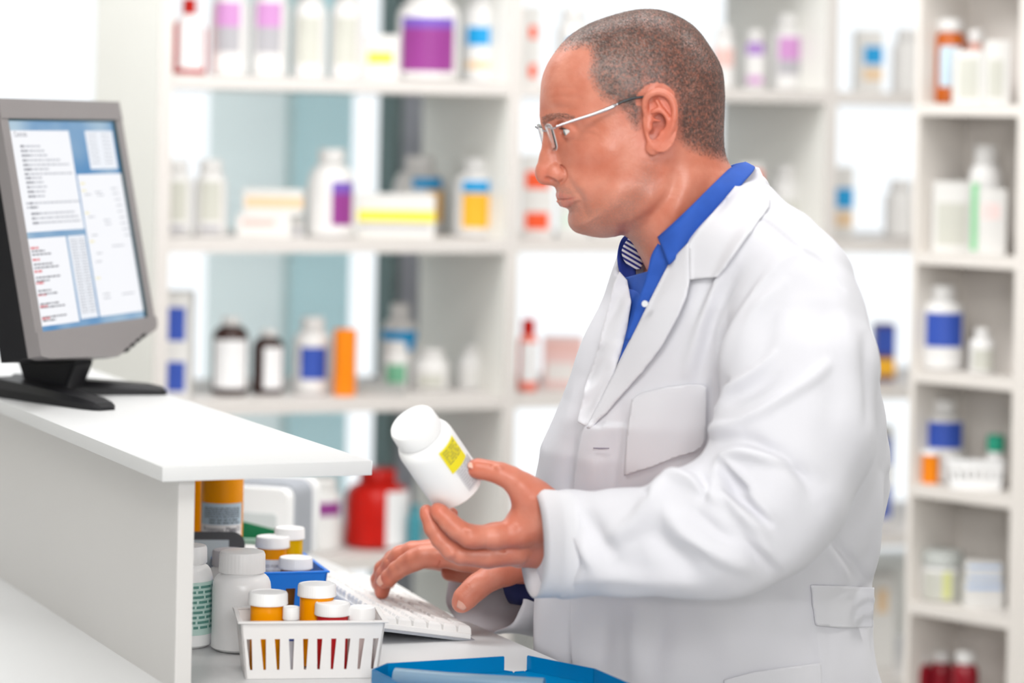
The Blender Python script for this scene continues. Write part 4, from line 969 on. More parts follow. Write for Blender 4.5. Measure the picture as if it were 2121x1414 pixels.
# lips: laid on the surface of the face
def on_face(px, py, sink=0.0, cmin=0):
    c = -.01
    for _ in range(6):
        q = hl(px, py, c); i = int(round((q[0]-FH.lo[0])/FH.h)); j = int(round((q[1]-FH.lo[1])/FH.h)); c = -max(float(hgt[i, j])-sink, cmin)
    return hl(px, py, c)
upl = [hl(1160.0, 404.5, 0), on_face(1164, 404, .004), on_face(1171, 405, .0025), on_face(1180, 406.5, .002), on_face(1192, 408, .002)]
lol = [hl(1167.0, 419.5, 0), on_face(1171, 419.5, .004), on_face(1176, 418, .0025), on_face(1183, 415, .002), on_face(1192, 411, .002)]
UR = [.0042, .0042, .0038, .0031, .0018]; LR = [.0052, .0050, .0045, .0036, .0018]
for P_, r_ in ((upl, UR), (lol, LR)):
    for i in range(4): MF.cap(P_[i], P_[i+1], r_[i], r_[i+1], .0028)
mp_ = spline([(1159, 412.8), (1170, 412.4), (1184, 410.5), (1201, 407.5)], 10)
fl_ = [on_face(x, y, .0040) for x, y in mp_]; FH.cap(hl(1168, 412, -.006), hl(1168, 412, .006), .0050, .0050, .003)
for i in range(len(fl_)-1): MF.cap(fl_[i], fl_[i+1], .0042, .0042, .002)
ml = np.array([on_face(x, y) for x, y in mp_]); o_ = np.argsort(ml[:, 0])
sl_m, x, y, z = FH.sub(hl(1140, 430, -.05), hl(1215, 395, .05)); Fm = FH.F[sl_m]
tm = .0022*np.clip((ml[:, 0].max()-x)/.008, 0, 1); dm = np.maximum(-(Fm+tm), np.abs(y-np.interp(x, ml[o_, 0], ml[o_, 1]))-.00095); dm = np.maximum(dm, x-ml[:, 0].max())
FH.F[sl_m] = smax(Fm, -dm, .0008)
al = [on_face(x, y) for x, y in spline([(1160, 343), (1168, 350), (1172, 360), (1169, 371), (1162, 377)], 6)]
for i in range(len(al)-1): MF.cap(al[i], al[i+1], .0009, .0009, .0025, sub=True)
# ears
ec = -.079
def ep(x, y, o=0): return hl(x, y, ec-o)
Me = None
def ear_plate(x, y, z):
    c0 = ep(1368, 250, .007); X = x-c0[0]; Y = y-c0[1]; Z = z-c0[2]
    Z = Z+X*.36-.10*Y
    k0 = np.sqrt((X/.0195)**2+(Y/.037)**2); return np.maximum((k0-1)*.0195, np.abs(Z)-.0026)
MF.op(ear_plate, ep(1368, 250, .007)-.045, ep(1368, 250, .007)+.045, .004)
helix = [(1343, 246, 1, 34), (1337, 228, 3, 36), (1337, 209, 6, 38), (1347, 195, 9, 41), (1364, 190, 11, 42), (1381, 195, 14, 41), (1392, 207, 16, 40), (1398, 226, 17, 38), (1397, 247, 17, 37), (1391, 268, 15, 36), (1380, 288, 11, 34), (1367, 304, 8, 36)]
helix = spline(helix, 4); hp_ = [ep(x, y, o/1000) for x, y, o, _ in helix]; hr_ = [r_/10000 for *_, r_ in helix]
for i in range(len(hp_)-1): MF.cap(hp_[i], hp_[i+1], hr_[i], hr_[i+1], .0014)
MF.ell(ep(1353, 305, .004), (.0088, .0098, .0042), k=.003)
anti = [(1352, 232, 8), (1366, 228, 11), (1380, 238, 13.5), (1385, 254, 13.5), (1380, 272, 11), (1366, 284, 8.5), (1354, 288, 7)]
anti = spline(anti, 4); ap_ = [ep(x, y, o/1000) for x, y, o in anti]
for i in range(len(ap_)-1): MF.cap(ap_[i], ap_[i+1], .0026, .0027, .0022)
MF.cap(ep(1372, 228, .012), ep(1360, 208, .008), .0024, .002, .003)
MF.ell(ep(1364, 252, .0085), (.0095, .0105, .0075), k=.002, sub=True); MF.ell(ep(1355, 276, .006), (.0060, .0085, .006), k=.002, sub=True)
MF.ell(ep(1350, 270, .000), (.0035, .006, .010), k=.0015, sub=True)
MF.cap(ep(1344, 250, .001), ep(1344, 266, .004), .0038, .0042, .003)
MF.cap(ep(1350, 247, .003), ep(1368, 251, .004), .0020, .0012, .003)
# Adam's apple region stays soft; cut the neck off low inside the shirt
FH.F[:, :2, :] = .05; FH.F[:2] = .05; FH.F[-2:] = .05; FH.F[:, :, :2] = .05; FH.F[:, :, -2:] = .05; FH.F[:, -2:, :] = .05
HV, HQ = FH.mesh(); HV = smooth_v(HV, HQ, 2, .45)
HLOC = HV.copy(); HVW = hw(HV); HN = normals(HVW, HQ)
HPX = project(HVW)
del FH.F
# ------------------------------------------------------------------ the man: skin, hair, hands
ms = bpy.data.materials.new('skin'); ms.use_nodes = True; MATS['skin'] = ms
def skin_nodes(nt):
    b = nt.nodes['Principled BSDF']; L = nt.links.new; N = nt.nodes.new
    b.inputs['Roughness'].default_value = .37; b.inputs['Subsurface Weight'].default_value = .10
    b.inputs['Subsurface Radius'].default_value = (.010, .004, .002); b.inputs['Subsurface Scale'].default_value = .8
    tc = N('ShaderNodeTexCoord')
    def noise(sc, det=3):
        n = N('ShaderNodeTexNoise'); n.inputs['Scale'].default_value = sc; n.inputs['Detail'].default_value = det; L(tc.outputs['Object'], n.inputs[0]); return n.outputs['Fac']
    def ramp(src, a, b_): r = N('ShaderNodeMapRange'); r.inputs[1].default_value = a; r.inputs[2].default_value = b_; L(src, r.inputs[0]); return r.outputs[0]
    def mix(f, c1, c2):
        m = N('ShaderNodeMix'); m.data_type = 'RGBA'
        if isinstance(f, (int, float)): m.inputs[0].default_value = f
        else: L(f, m.inputs[0])
        for i, c in ((6, c1), (7, c2)):
            if isinstance(c, tuple): m.inputs[i].default_value = (*c, 1)
            else: L(c, m.inputs[i])
        return m.outputs[2]
    def mul(a, b_):
        m = N('ShaderNodeMath'); m.operation = 'MULTIPLY'
        for i, v in ((0, a), (1, b_)):
            if isinstance(v, (int, float)): m.inputs[i].default_value = v
            else: L(v, m.inputs[i])
        return m.outputs[0]
    def attr(nm): a = N('ShaderNodeAttribute'); a.attribute_name = nm; return a.outputs['Fac']
    c = mix(ramp(noise(28), .35, .65), (.54, .165, .098), (.64, .25, .17))
    c = mix(mul(ramp(noise(70), .5, .75), .35), c, (.62, .20, .13))
    c = mix(mul(ramp(noise(420, 1), .70, .80), .35), c, (.34, .12, .07))
    c = mix(mul(attr('red'), .55), c, (.66, .15, .09))
    c = mix(mul(attr('stub'), mul(ramp(noise(900, 1), .3, .62), .62)), c, (.26, .16, .13))
    c = mix(attr('lip'), c, (.55, .16, .13))
    c = mix(mul(attr('hairm'), mul(ramp(noise(260, 2), .1, .6), .92)), c, (.085, .06, .055))
    L(c, b.inputs['Base Color'])
    h1 = noise(700, 2); bp = N('ShaderNodeBump'); bp.inputs['Strength'].default_value = .25; bp.inputs['Distance'].default_value = .0008; L(h1, bp.inputs['Height'])
    h2 = noise(140, 3); bp2 = N('ShaderNodeBump'); bp2.inputs['Strength'].default_value = .22; bp2.inputs['Distance'].default_value = .002; L(h2, bp2.inputs['Height']); L(bp.outputs[0], bp2.inputs['Normal'])
    L(bp2.outputs[0], b.inputs['Normal'])
skin_nodes(ms.node_tree); M_skin = ms
nearside = HLOC[:, 2] < 0
# mirrored px: paint masks by the local position as it shows on the near side
def locpx(V_):  # local coords -> px as seen on the near side
    W_ = V_.copy(); W_[:, 2] = -np.abs(W_[:, 2]); return project(hw(W_))
HP2 = locpx(HLOC)
hair_poly = [(1152, 99), (1176, 96), (1205, 92), (1228, 96), (1232, 120), (1226, 150), (1236, 178), (1252, 200), (1278, 212), (1300, 232), (1318, 262), (1328, 240), (1336, 212), (1360, 186), (1392, 190), (1404, 215), (1404, 255), (1410, 285), (1424, 300), (1450, 312), (1475, 320), (1520, 330), (1600, 200), (1600, -60), (1200, -60), (1120, 60), (1128, 110)]
def poly_soft(P_, poly, soft):
    d, _ = seg_dist(P_, np.vstack([poly, poly[:1]])); ins_ = inside(P_, poly); return np.clip(np.where(ins_, d, -d)/soft+.5, 0, 1)
hm = poly_soft(HP2, np.array(hair_poly, float), 26)
ear_d, _ = seg_dist(HP2, [(1360, 215), (1366, 262), (1356, 300)]); ear_m = (ear_d < 46) & (np.abs(HLOC[:, 2]) > .070)
front_fade = np.clip((HP2[:, 0]-1135)/70, .25, 1)
hm = np.where((ear_d < 44) & (np.abs(HLOC[:, 2]) > .074), 0, hm)
stub_poly = [(1148, 384), (1170, 380), (1190, 395), (1212, 420), (1235, 415), (1280, 405), (1320, 380), (1340, 340), (1356, 345), (1350, 400), (1330, 440), (1350, 520), (1290, 560), (1240, 500), (1180, 490), (1165, 440), (1140, 400)]
stm = poly_soft(HP2, np.array(stub_poly, float), 40)
lipd = np.full(len(HLOC), 1.0)
Lm = HLOC.copy(); Lm[:, 2] = -np.abs(Lm[:, 2])
for P_, r_ in ((upl, UR), (lol, LR)):
    for i in range(4):
        a, b = np.array(P_[i]), np.array(P_[i+1]); ab = b-a; t_ = np.clip(((Lm-a)@ab)/(ab@ab), 0, 1)
        lipd = np.minimum(lipd, np.linalg.norm(Lm-a-t_[:, None]*ab, axis=1)-(r_[i]+(r_[i+1]-r_[i])*t_))
lipm = np.clip(1-lipd/.0016, 0, 1)*.8
redm = np.clip(np.exp(-((HP2[:, 0]-1368)/40)**2-((HP2[:, 1]-250)/75)**2)*(np.abs(HLOC[:, 2]) > .07)*1.2, 0, 1)+.8*np.exp(-((HP2[:, 0]-1130)/24)**2-((HP2[:, 1]-360)/22)**2)+.35*np.exp(-((HP2[:, 0]-1220)/45)**2-((HP2[:, 1]-330)/40)**2)
# ---- hands
def pts(L_): return [at(*q[:3]) for q in L_], [q[3] for q in L_]
def chain(FD, L_, k=.004, sub=False): P_, r_ = pts(L_); FD.chain(P_, r_, k, sub)
def bounds(x0, x1, y0, y1, d0, d1):
    c = np.array([at(x, y, d) for x in (x0, x1) for y in (y0, y1) for d in (d0, d1)]); return c.min(0), c.max(0)
lo, hi = bounds(835, 1240, 930, 1215, 3.27, 3.47)
FL = Field(lo, hi, .0011)
chain(FL, [(1215, 1085, 3.36, .029), (1135, 1080, 3.362, .0285), (1095, 1085, 3.362, .026)], .012)
chain(FL, [(1215, 1125, 3.37, .026), (1130, 1135, 3.375, .020), (1075, 1142, 3.380, .019)], .016)
chain(FL, [(1140, 1055, 3.352, .022), (1100, 1030, 3.345, .0205), (1078, 1006, 3.338, .0155)], .014)
chain(FL, [(1110, 1075, 3.350, .022), (1076, 1096, 3.346, .0185)], .014)
# thumb
chain(FL, [(1082, 1008, 3.338, .0150), (1058, 990, 3.334, .0125), (1036, 980, 3.333, .0115), (1012, 974, 3.335, .0103), (990, 970, 3.338, .0103), (979, 970, 3.340, .0085)], .007)
# index finger, then middle, ring, little
chain(FL, [(1075, 1103, 3.346, .0175), (1025, 1110, 3.337, .0150), (985, 1112, 3.330, .0128), (972, 1110, 3.328, .0128), (948, 1096, 3.327, .0112), (930, 1080, 3.328, .0108), (912, 1062, 3.331, .0094), (905, 1056, 3.333, .0082)], .005)
chain(FL, [(1068, 1138, 3.362, .0185), (1010, 1150, 3.354, .0150), (955, 1148, 3.347, .0122), (936, 1140, 3.346, .0120), (912, 1118, 3.345, .0103), (896, 1093, 3.345, .0098), (886, 1066, 3.347, .0086), (883, 1058, 3.348, .0076)], .0028)
chain(FL, [(1070, 1140, 3.385, .0170), (1000, 1146, 3.384, .0140), (950, 1136, 3.383, .0115), (925, 1110, 3.386, .0100), (925, 1080, 3.390, .0090), (935, 1064, 3.391, .0078)], .0030)
chain(FL, [(1075, 1138, 3.402, .0155), (1015, 1140, 3.408, .0125), (975, 1132, 3.412, .0100), (955, 1112, 3.414, .0088), (952, 1092, 3.414, .0078)], .0030)
# knuckle and crease detail
for (x, y, d, rx) in ((972, 1098, 3.318, .0045), (1034, 968, 3.324, .004), (936, 1146, 3.336, .004)): FL.ell(at(x, y, d), (rx, .003, .003), k=.004)
for a, b in (((1046, 1012, 3.330), (1052, 1024, 3.331)), ((955, 1086, 3.320), (948, 1110, 3.320)), ((1018, 964, 3.326), (1022, 984, 3.326)), ((1012, 1139, 3.335), (1062, 1142, 3.348))): FL.cap(at(*a), at(*b), .0007, .0007, .0022, sub=True)
lv, lq = FL.mesh(); lv = smooth_v(lv, lq, 2, .5); del FL
lo, hi = bounds(745, 1170, 1100, 1300, 3.62, 3.93)
FR_ = Field(lo, hi, .0012)
for L_ in ([(1170, 1180, 3.735, .026), (1075, 1172, 3.735, .0235), (1020, 1163, 3.74, .021), (960, 1152, 3.745, .017), (905, 1151, 3.750, .0148)],
           [(1110, 1165, 3.76, .022), (1030, 1148, 3.765, .019), (960, 1142, 3.775, .017), (898, 1140, 3.782, .0142)],
           [(1110, 1172, 3.78, .022), (1030, 1158, 3.790, .018), (905, 1148, 3.812, .0138)],
           [(1110, 1180, 3.79, .022), (1030, 1174, 3.812, .017), (915, 1162, 3.838, .0125)]): chain(FR_, L_, .012)
chain(FR_, [(1050, 1190, 3.80, .016), (985, 1190, 3.81, .0135), (930, 1186, 3.82, .0105)], .007)
chain(FR_, [(1085, 1172, 3.715, .020), (1045, 1182, 3.703, .0185), (1018, 1195, 3.690, .0155), (992, 1212, 3.680, .0148), (978, 1224, 3.675, .0140), (962, 1240, 3.673, .0136), (955, 1250, 3.673, .0112)], .008)
chain(FR_, [(905, 1151, 3.750, .0160), (878, 1152, 3.752, .0143), (857, 1160, 3.756, .0138), (840, 1169, 3.762, .0123), (822, 1181, 3.768, .0113), (806, 1196, 3.776, .0105), (797, 1205, 3.781, .0088)], .005)
chain(FR_, [(898, 1140, 3.782, .0156), (855, 1143, 3.787, .0138), (829, 1151, 3.793, .0132), (812, 1166, 3.80, .0119), (797, 1190, 3.808, .0112), (792, 1212, 3.814, .0110), (791, 1226, 3.816, .0097)], .004)
chain(FR_, [(905, 1148, 3.812, .0148), (850, 1150, 3.822, .0127), (815, 1158, 3.835, .0119), (792, 1178, 3.848, .0106), (783, 1200, 3.855, .0095), (782, 1210, 3.857, .0082)], .004)
chain(FR_, [(915, 1160, 3.838, .0138), (868, 1158, 3.850, .0116), (838, 1165, 3.864, .0108), (815, 1185, 3.876, .0097), (806, 1206, 3.880, .0084)], .004)
for a, b in (((978, 1205, 3.668), (990, 1226, 3.668)), ((984, 1201, 3.672), (996, 1222, 3.672)), ((972, 1212, 3.664), (982, 1230, 3.664)), ((835, 1158, 3.752), (846, 1182, 3.752)), ((841, 1154, 3.752), (852, 1178, 3.752)), ((802, 1158, 3.79), (822, 1170, 3.79)), ((912, 1162, 3.735), (904, 1178, 3.742)), ((955, 1178, 3.722), (972, 1208, 3.70))): FR_.cap(at(*a), at(*b), .0006, .0006, .0020, sub=True)
rv, rq = FR_.mesh(); rv = smooth_v(rv, rq, 2, .5); del FR_
# ---- hidden trunk so that head, arms and hands belong to one body
lo, hi = bounds(1130, 1760, 380, 1500, 3.2, 3.95); lo[2] = .78
FB = Field(lo, hi, .012)
TF = np.array([-.917, -.399, 0]); TS = np.array([.399, -.917, 0])
tc_ = at(1480, 700, 3.49)
FB.cap(at(1440, 470, 3.45), at(1480, 620, 3.49), .05, .07, .03); FB.cap(at(1500, 660, 3.51), at(1490, 1100, 3.63), .08, .10, .05); FB.cap(at(1480, 1100, 3.63), at(1500, 1380, 3.68), .10, .10, .05)
FB.cap(at(1480, 610, 3.49)+TS*.13, at(1480, 610, 3.49)-TS*.13, .06, .06, .05)
sh = at(1640, 620, 3.34); FB.chain([sh, at(1590, 1040, 3.25), at(1215, 1110, 3.36)], [.05, .042, .03], .02)
sh2 = at(1370, 620, 3.66); FB.chain([sh2, at(1400, 1050, 3.78), at(1170, 1178, 3.755)], [.05, .042, .03], .02)
bv, bq = FB.mesh(); bv = smooth_v(bv, bq, 2, .5); del FB
# ---- one body mesh
allV = [HVW, lv, rv, bv]; allQ = [HQ, lq, rq, bq]; off = 0; QQ = []
for v_, q_ in zip(allV, allQ): QQ.append(q_+off); off += len(v_)
VV = np.vstack(allV); QQ = np.vstack(QQ); nH = len(HVW)
man = bpy.data.objects.new('person', None); link(man)
tag(man, 'man with short grey hair and glasses in a white coat over a blue shirt', 'person')
me = fast_mesh('body', VV, QQ); body = mkobj('body', me, M_skin, man)
def add_attr(nm, arr):
    a = me.attributes.new(nm, 'FLOAT', 'POINT'); full = np.zeros(len(VV), np.float32); full[:len(arr)] = arr; a.data.foreach_set('value', full); return full
redf = np.zeros(len(VV)); redf[:nH] = np.clip(redm, 0, 1)
for st, v_ in ((nH, lv), (nH+len(lv), rv)):
    pp = project(v_)
    for (x, y) in ((980, 968), (905, 1056), (885, 1060), (1046, 1040), (1060, 1135), (955, 1255), (795, 1205), (791, 1228), (905, 1165)): redf[st:st+len(v_)] += .55*np.exp(-((pp[:, 0]-x)**2+(pp[:, 1]-y)**2)/16**2)
    redf[st:st+len(v_)] += .30
a = me.attributes.new('red', 'FLOAT', 'POINT'); a.data.foreach_set('value', redf.astype(np.float32))
add_attr('stub', stm); add_attr('lip', lipm); add_attr('hairm', hm*front_fade)
# ---- nails
def nail(px, py, d, ax_px, wd, ln, nrm=(0, -1, .25)):
    """small curved plate; ax_px = pixel direction towards the finger tip"""
    c = Vector(at(px, py, d)); u = (Vector(at(px+ax_px[0], py+ax_px[1], d))-Vector(at(px, py, d))).normalized(); n = Vector(nrm).normalized(); n = (n-u*n.dot(u)).normalized(); s = u.cross(n)
    bm = bmesh.new(); G = []
    for i in range(9):
        row = []
        for j in range(9):
            a_, b_ = (i/8-.5)*2, (j/8-.5)*2; wdt = wd*(1-.18*max(0, -b_)**2)*(math.sqrt(max(0, 1-.55*b_*b_*(b_ > 0)-.25*b_*b_*(b_ < 0))))
            row.append(bm.verts.new(c+s*a_*wdt+u*b_*ln+n*(-.34*wd*a_*a_-.1*ln*b_*b_)))
        G.append(row)
    for i in range(8):
        for j in range(8): bm.faces.new((G[i][j], G[i+1][j], G[i+1][j+1], G[i][j+1]))
    o = obj('fingernail', bm, mat('nail', (.72, .38, .30), .25, coat=.3), man)
    md = o.modifiers.new('s', 'SOLIDIFY'); md.thickness = .0008; md.offset = 0
nail(961, 1247, 3.6585, (-7, 14), .0072, .0100, (.12, -1, -.02)); nail(789, 1200, 3.7706, (-10, 12), .0056, .0080, (-.45, -1, .25)); nail(979, 962, 3.330, (-14, -2), .0045, .0055, (-.1, -.75, .75))
# ---- eyes
for sg in (-1, 1):
    e_ = EC.copy(); e_[2] *= -sg; cw = hw(e_)[0]
    bm = bmesh.new(); bmesh.ops.create_uvsphere(bm, u_segments=32, v_segments=24, radius=ER)
    g = np.array([-math.cos(R(24)), -math.sin(R(24)), 0]); gw = Vector(hw(e_+g*.01)[0]-cw).normalized()
    q = Vector((0, 0, 1)).rotation_difference(gw)
    bm.faces.ensure_lookup_table()
    for f in bm.faces:
        z_ = f.calc_center_median().z/ER; f.material_index = 2 if z_ > .975 else (1 if z_ > .885 else 0)
    o = obj('eyeball', bm, None, man); o.data.materials.append(mat('sclera', (.80, .76, .74), .15, coat=.5)); o.data.materials.append(mat('iris', (.20, .24, .24), .1, coat=1, var=.4, vscale=600)); o.data.materials.append(mat('pupil', (.01, .01, .01), .08, coat=1))
    o.location = cw; o.rotation_mode = 'QUATERNION'; o.rotation_quaternion = q
# ---- hair strands
def strands(name, idxs, lens, dirfn, width, mats, probs, parent, seed=1):
    r_ = np.random.default_rng(seed); n = len(idxs)
    P0 = HVW[idxs]+(r_.random((n, 3))-.5)*.0013; N0 = HN[idxs]; D = dirfn(idxs, r_)
    D = D-N0*np.sum(D*N0, 1)[:, None]; D /= np.linalg.norm(D, axis=1)[:, None]+1e-9
    D = D+(r_.random((n, 3))-.5)*.5; T1 = D*.75+N0*.62; T1 /= np.linalg.norm(T1, axis=1)[:, None]
    T2 = D*.95+N0*.22; T2 /= np.linalg.norm(T2, axis=1)[:, None]
    S_ = np.cross(T1, N0+.3*(r_.random((n, 3))-.5)); S_ /= np.linalg.norm(S_, axis=1)[:, None]+1e-9
    L_ = lens[:, None]; w_ = width
    P0 = P0-N0*.0004; a = P0-S_*w_; b = P0+S_*w_; m = P0+T1*L_*.5; c = m+S_*w_*.8; d_ = m-S_*w_*.8; e_ = m+T2*L_*.5
    V_ = np.stack([a, b, c, d_, e_], 1).reshape(-1, 3); i0 = np.arange(n)*5
    tri = np.concatenate([np.stack([i0, i0+1, i0+2], 1), np.stack([i0, i0+2, i0+3], 1), np.stack([i0+3, i0+2, i0+4], 1)])
    me = fast_mesh(name, V_, tri); mi = r_.choice(len(mats), n, p=None if probs is None else probs) if probs is not None and np.ndim(probs) == 1 else (r_.random(n) < probs[idxs]).astype(int)
    for m_ in mats: me.materials.append(m_)
    me.polygons.foreach_set('material_index', np.tile(mi, 3).astype(np.int32)); return mkobj(name, me, None, parent)
H_dk = mat('hair_dark', (.035, .022, .018), .5); H_gr = mat('hair_grey', (.40, .34, .31), .5); H_md = mat('hair_brown_grey', (.11, .075, .06), .5)
cand = np.where(hm > .05)[0]; dens = np.clip(hm[cand]*np.clip(front_fade[cand]*1.1, 0, 1), 0, 1)
prng = np.random.default_rng(5); pick = prng.random(len(cand)) < dens
ci = np.repeat(cand[pick], 3); ci = ci[prng.permutation(len(ci))][:150000]
hx_ = HP2[ci, 0]; hy_ = HP2[ci, 1]
# greyer at the temple and front, darker on top and back
gf = np.clip(.40-.0013*(hx_-1240)-.0*hy_+.45*np.exp(-((hx_-1290)/70)**2-((hy_-180)/55)**2)-.25*np.exp(-((hx_-1290)/90)**2-((hy_-60)/30)**2)+.16*np.sin(hx_/11+3*np.sin(hy_/17))*np.sin(hy_/9+hx_/23), .06, .85)
def hair_dir(ix, r_):
    p_ = HP2[ix]; ang = np.arctan2(p_[:, 1]-200, p_[:, 0]-1290); n = len(ix)
    a = np.clip((p_[:, 0]-1150)/350, 0, 1)
    D = (.9-.6*a)[:, None]*RIGHT*1.0+(-.35-.75*a)[:, None]*UPV; return D
lens = (.0045+.0026*np.clip((hx_-1150)/250, 0, 1)+.0012*prng.random(len(ci)))
isg = prng.random(len(ci))
grp = np.where(isg < gf, 1, np.where(isg < gf+(1-gf)*.45, 2, 0))
hair = bpy.data.objects.new('hair_tmp', None)
def strands2(name, ix, ln, gid, width, dirfn, seed):
    o = strands(name, ix, ln, dirfn, width, [H_dk, H_gr, H_md], [1/3]*3, man, seed)
    o.data.polygons.foreach_set('material_index', np.tile(gid, 3).astype(np.int32)); return o
bpy.data.objects.remove(hair)
o = strands2('hair', ci, lens, grp, .00016, hair_dir, 3); o['label'] = 'short cropped salt-and-pepper hair'
# eyebrows
bl_ = [(1124, 252), (1136, 244), (1152, 240), (1170, 240), (1186, 243)]
bd, bf_ = seg_dist(HP2, spline(bl_, 4)); bi = np.where((bd < 8-3.5*bf_) & (np.abs(HLOC[:, 2]) > .006) & (np.abs(HLOC[:, 2]) < .07) & (HP2[:, 0] < 1192))[0]
for sg in (-1, 1):
    b2 = bi[(HLOC[bi, 2]*sg > 0)]; b2 = np.repeat(b2, 3)
    if len(b2):
        b2 = b2[prng.random(len(b2)) < .95]; g_ = prng.choice(3, len(b2), p=[.35, .12, .53]); strands2('eyebrow', b2,   .0050+.004*prng.random(len(b2)), g_, .00012, lambda ix, r_: np.tile(RIGHT*.8+UPV*.15, (len(ix), 1)), 9)
# ---- spectacles
gl = thing('eyeglasses', 'thin silver rimless eyeglasses worn by the man', 'glasses')
M_gm = mat('silver_metal', (.55, .55, .58), .22, metal=1); M_gb = mat('black_temple_tip', (.02, .025, .03), .25)
M_lens = mat('spectacle_glass', (.97, .98, .98), .05, trans=1, ior=1.06)
def gp(px, py, c): return Vector(hw(hl(px, py, c))[0])
for sg in (-1, 1):
    def lp(s, t_):   # s 0 nose side..1 temple side, t 0 top..1 bottom (local, symmetric)
        c = -(.010+.050*s); xt = 1129.5+4.2*(s**2)*3.0; 
        px = xt+t_*(17-3*s); py = 258.5+t_*(54+0*s)-2*s
        q = hl(px, py, c); q[2] = abs(c)*sg; return Vector(hw(q)[0])
    bm = bmesh.new(); G = []
    for i in range(15):
        row = []
        for j in range(9):
            s, t_ = i/14, j/8; k_ = 2*abs(t_-.5); rs_ = .5+(s-.5)*(1-.12*k_**6); ts_ = .5+(t_-.5)*(1-.16*(2*abs(s-.5))**5); row.append(bm.verts.new(lp(rs_, ts_)))
        G.append(row)
    for i in range(14):
        for j in range(8): bm.faces.new((G[i][j], G[i+1][j], G[i+1][j+1], G[i][j+1]))
    rim = [v.co.copy() for v in ([G[i][0] for i in range(15)]+[G[14][j] for j in range(1, 9)]+[G[i][8] for i in range(13, -1, -1)]+[G[0][j] for j in range(7, 0, -1)])]
    o = obj('lens', bm, M_lens, gl); md = o.modifiers.new('s', 'SOLIDIFY'); md.thickness = .0018
    bm = bmesh.new(); tube(bm, rim+[rim[0], rim[1]], .0006, 6, False); obj('lens_rim', bm, mat('clear_rim', (.75, .78, .8), .1, metal=.4), gl)
    def tp(px, py, c):
        q = hl(px, py, -c); q[2] = sg*c; return Vector(hw(q)[0])
    bm = bmesh.new(); tube(bm, [tp(1136, 263, .058), tp(1142, 266, .062), tp(1152, 264, .0665)], .0011, 8); obj('hinge', bm, M_gm, gl)
    bm = bmesh.new(); P_ = spline([tp(1152, 262, .0665), tp(1190, 249, .0705), tp(1230, 236, .0745), tp(1262, 224, .0775), tp(1282, 214, .0785)], 5)
    tube(bm, P_, [.0012+.0012*min(1, i/14)-(.0012 if i > 17 else 0) for i in range(len(P_))], 10); obj('temple', bm, M_gm, gl)
    bm = bmesh.new(); P_ = spline([tp(1279, 215, .0785), tp(1305, 205, .0790), tp(1332, 201, .0795), tp(1362, 203, .0790), tp(1392, 212, .0785), tp(1403, 224, .0780), tp(1402, 240, .0775)], 5)
    tube(bm, P_, .0017, 10); obj('temple_tip', bm, M_gb, gl)
bm = bmesh.new()
def cpt(px, py, c): return Vector(hw(np.array([hl(px, py)[0], hl(px, py)[1], c]))[0])
tube(bm, spline([cpt(1130, 272, -.010), cpt(1124, 270, -.004), cpt(1124, 270, .004), cpt(1130, 272, .010)], 4), .0009, 8); obj('bridge', bm, M_gm, gl)

for sg in (-1, 1):
    bm = bmesh.new(); lr = random.Random(11)
    for k in range(46):
        t_ = k/45; z_ = EC[2]+(t_-.5)*.018; x_ = EC[0]-math.sqrt(max(1e-6, (ER+.0012)**2-(z_-EC[2])**2-.0024**2)); y_ = EC[1]+.0022-((z_-EC[2])**2)*12
        p_ = np.array([x_+.0006, y_, z_]); q_ = p_+np.array([-.0045-.001*lr.random(), -.0014+.0012*lr.random(), (t_-.5)*.003-.001])
        a_, b_ = p_+np.array([0, .0002, .00012]), p_-np.array([0, .0002, .00012]); P3 = [a_, b_, q_]
        P3 = [np.array([v[0], v[1], v[2]*(-sg)]) for v in P3]
        bm.faces.new([bm.verts.new(Vector(hw(v)[0])) for v in P3])
    obj('eyelashes', bm, H_dk, man, False)
# ------------------------------------------------------------------ clothing
M_coat = mat('white_cotton', (.665, .665, .71), .8, bump=.05, bscale=900)
M_coat2 = mat('white_cotton_facing', (.68, .68, .72), .8, bump=.05, bscale=900)
M_blue = mat('blue_cotton', (.020, .10, .50), .75, var=.25, vscale=60, bump=.2, bscale=900)
M_navy = mat('navy_cotton', (.008, .012, .075), .8)
prof = [(395, 1395, 1588, .075), (430, 1340, 1615, .10), (470, 1305, 1655, .15), (510, 1292, 1695, .18), (545, 1284, 1722, .195), (620, 1256, 1768, .20), (700, 1222, 1795, .20), (780, 1190, 1815, .20), (860, 1150, 1830, .20), (930, 1119, 1839, .205), (1000, 1110, 1845, .205), (1100, 1108, 1836, .20), (1200, 1106, 1812, .19), (1260, 1106, 1806, .188), (1340, 1106, 1822, .195), (1414, 1106, 1836, .20), (1600, 1100, 1860, .21), (2100, 1085, 1900, .23)]
DT = 3.50
def section_tables(prof, shrink=0.0):
    zs, cx, cy, rf, rs_ = [], [], [], [], []
    for y, L, Rr_, rs in prof:
        DT = float(np.interp(y, [400, 620, 860, 1000, 1200], [3.46, 3.50, 3.57, 3.63, 3.68])); a = at(L, y, DT); b = at(Rr_, y, DT); half = (b[0]-a[0])/2-shrink; rs = rs-shrink
        f2 = (half**2-(rs*.399)**2)/.841; zs.append((a[2]+b[2])/2); cx.append((a[0]+b[0])/2); cy.append(DT); rf.append(math.sqrt(max(f2, .001))); rs_.append(rs)
    o = np.argsort(zs); g = lambda q: np.array(q)[o]
    return g(zs), g(cx), g(cy), g(rf), g(rs_)
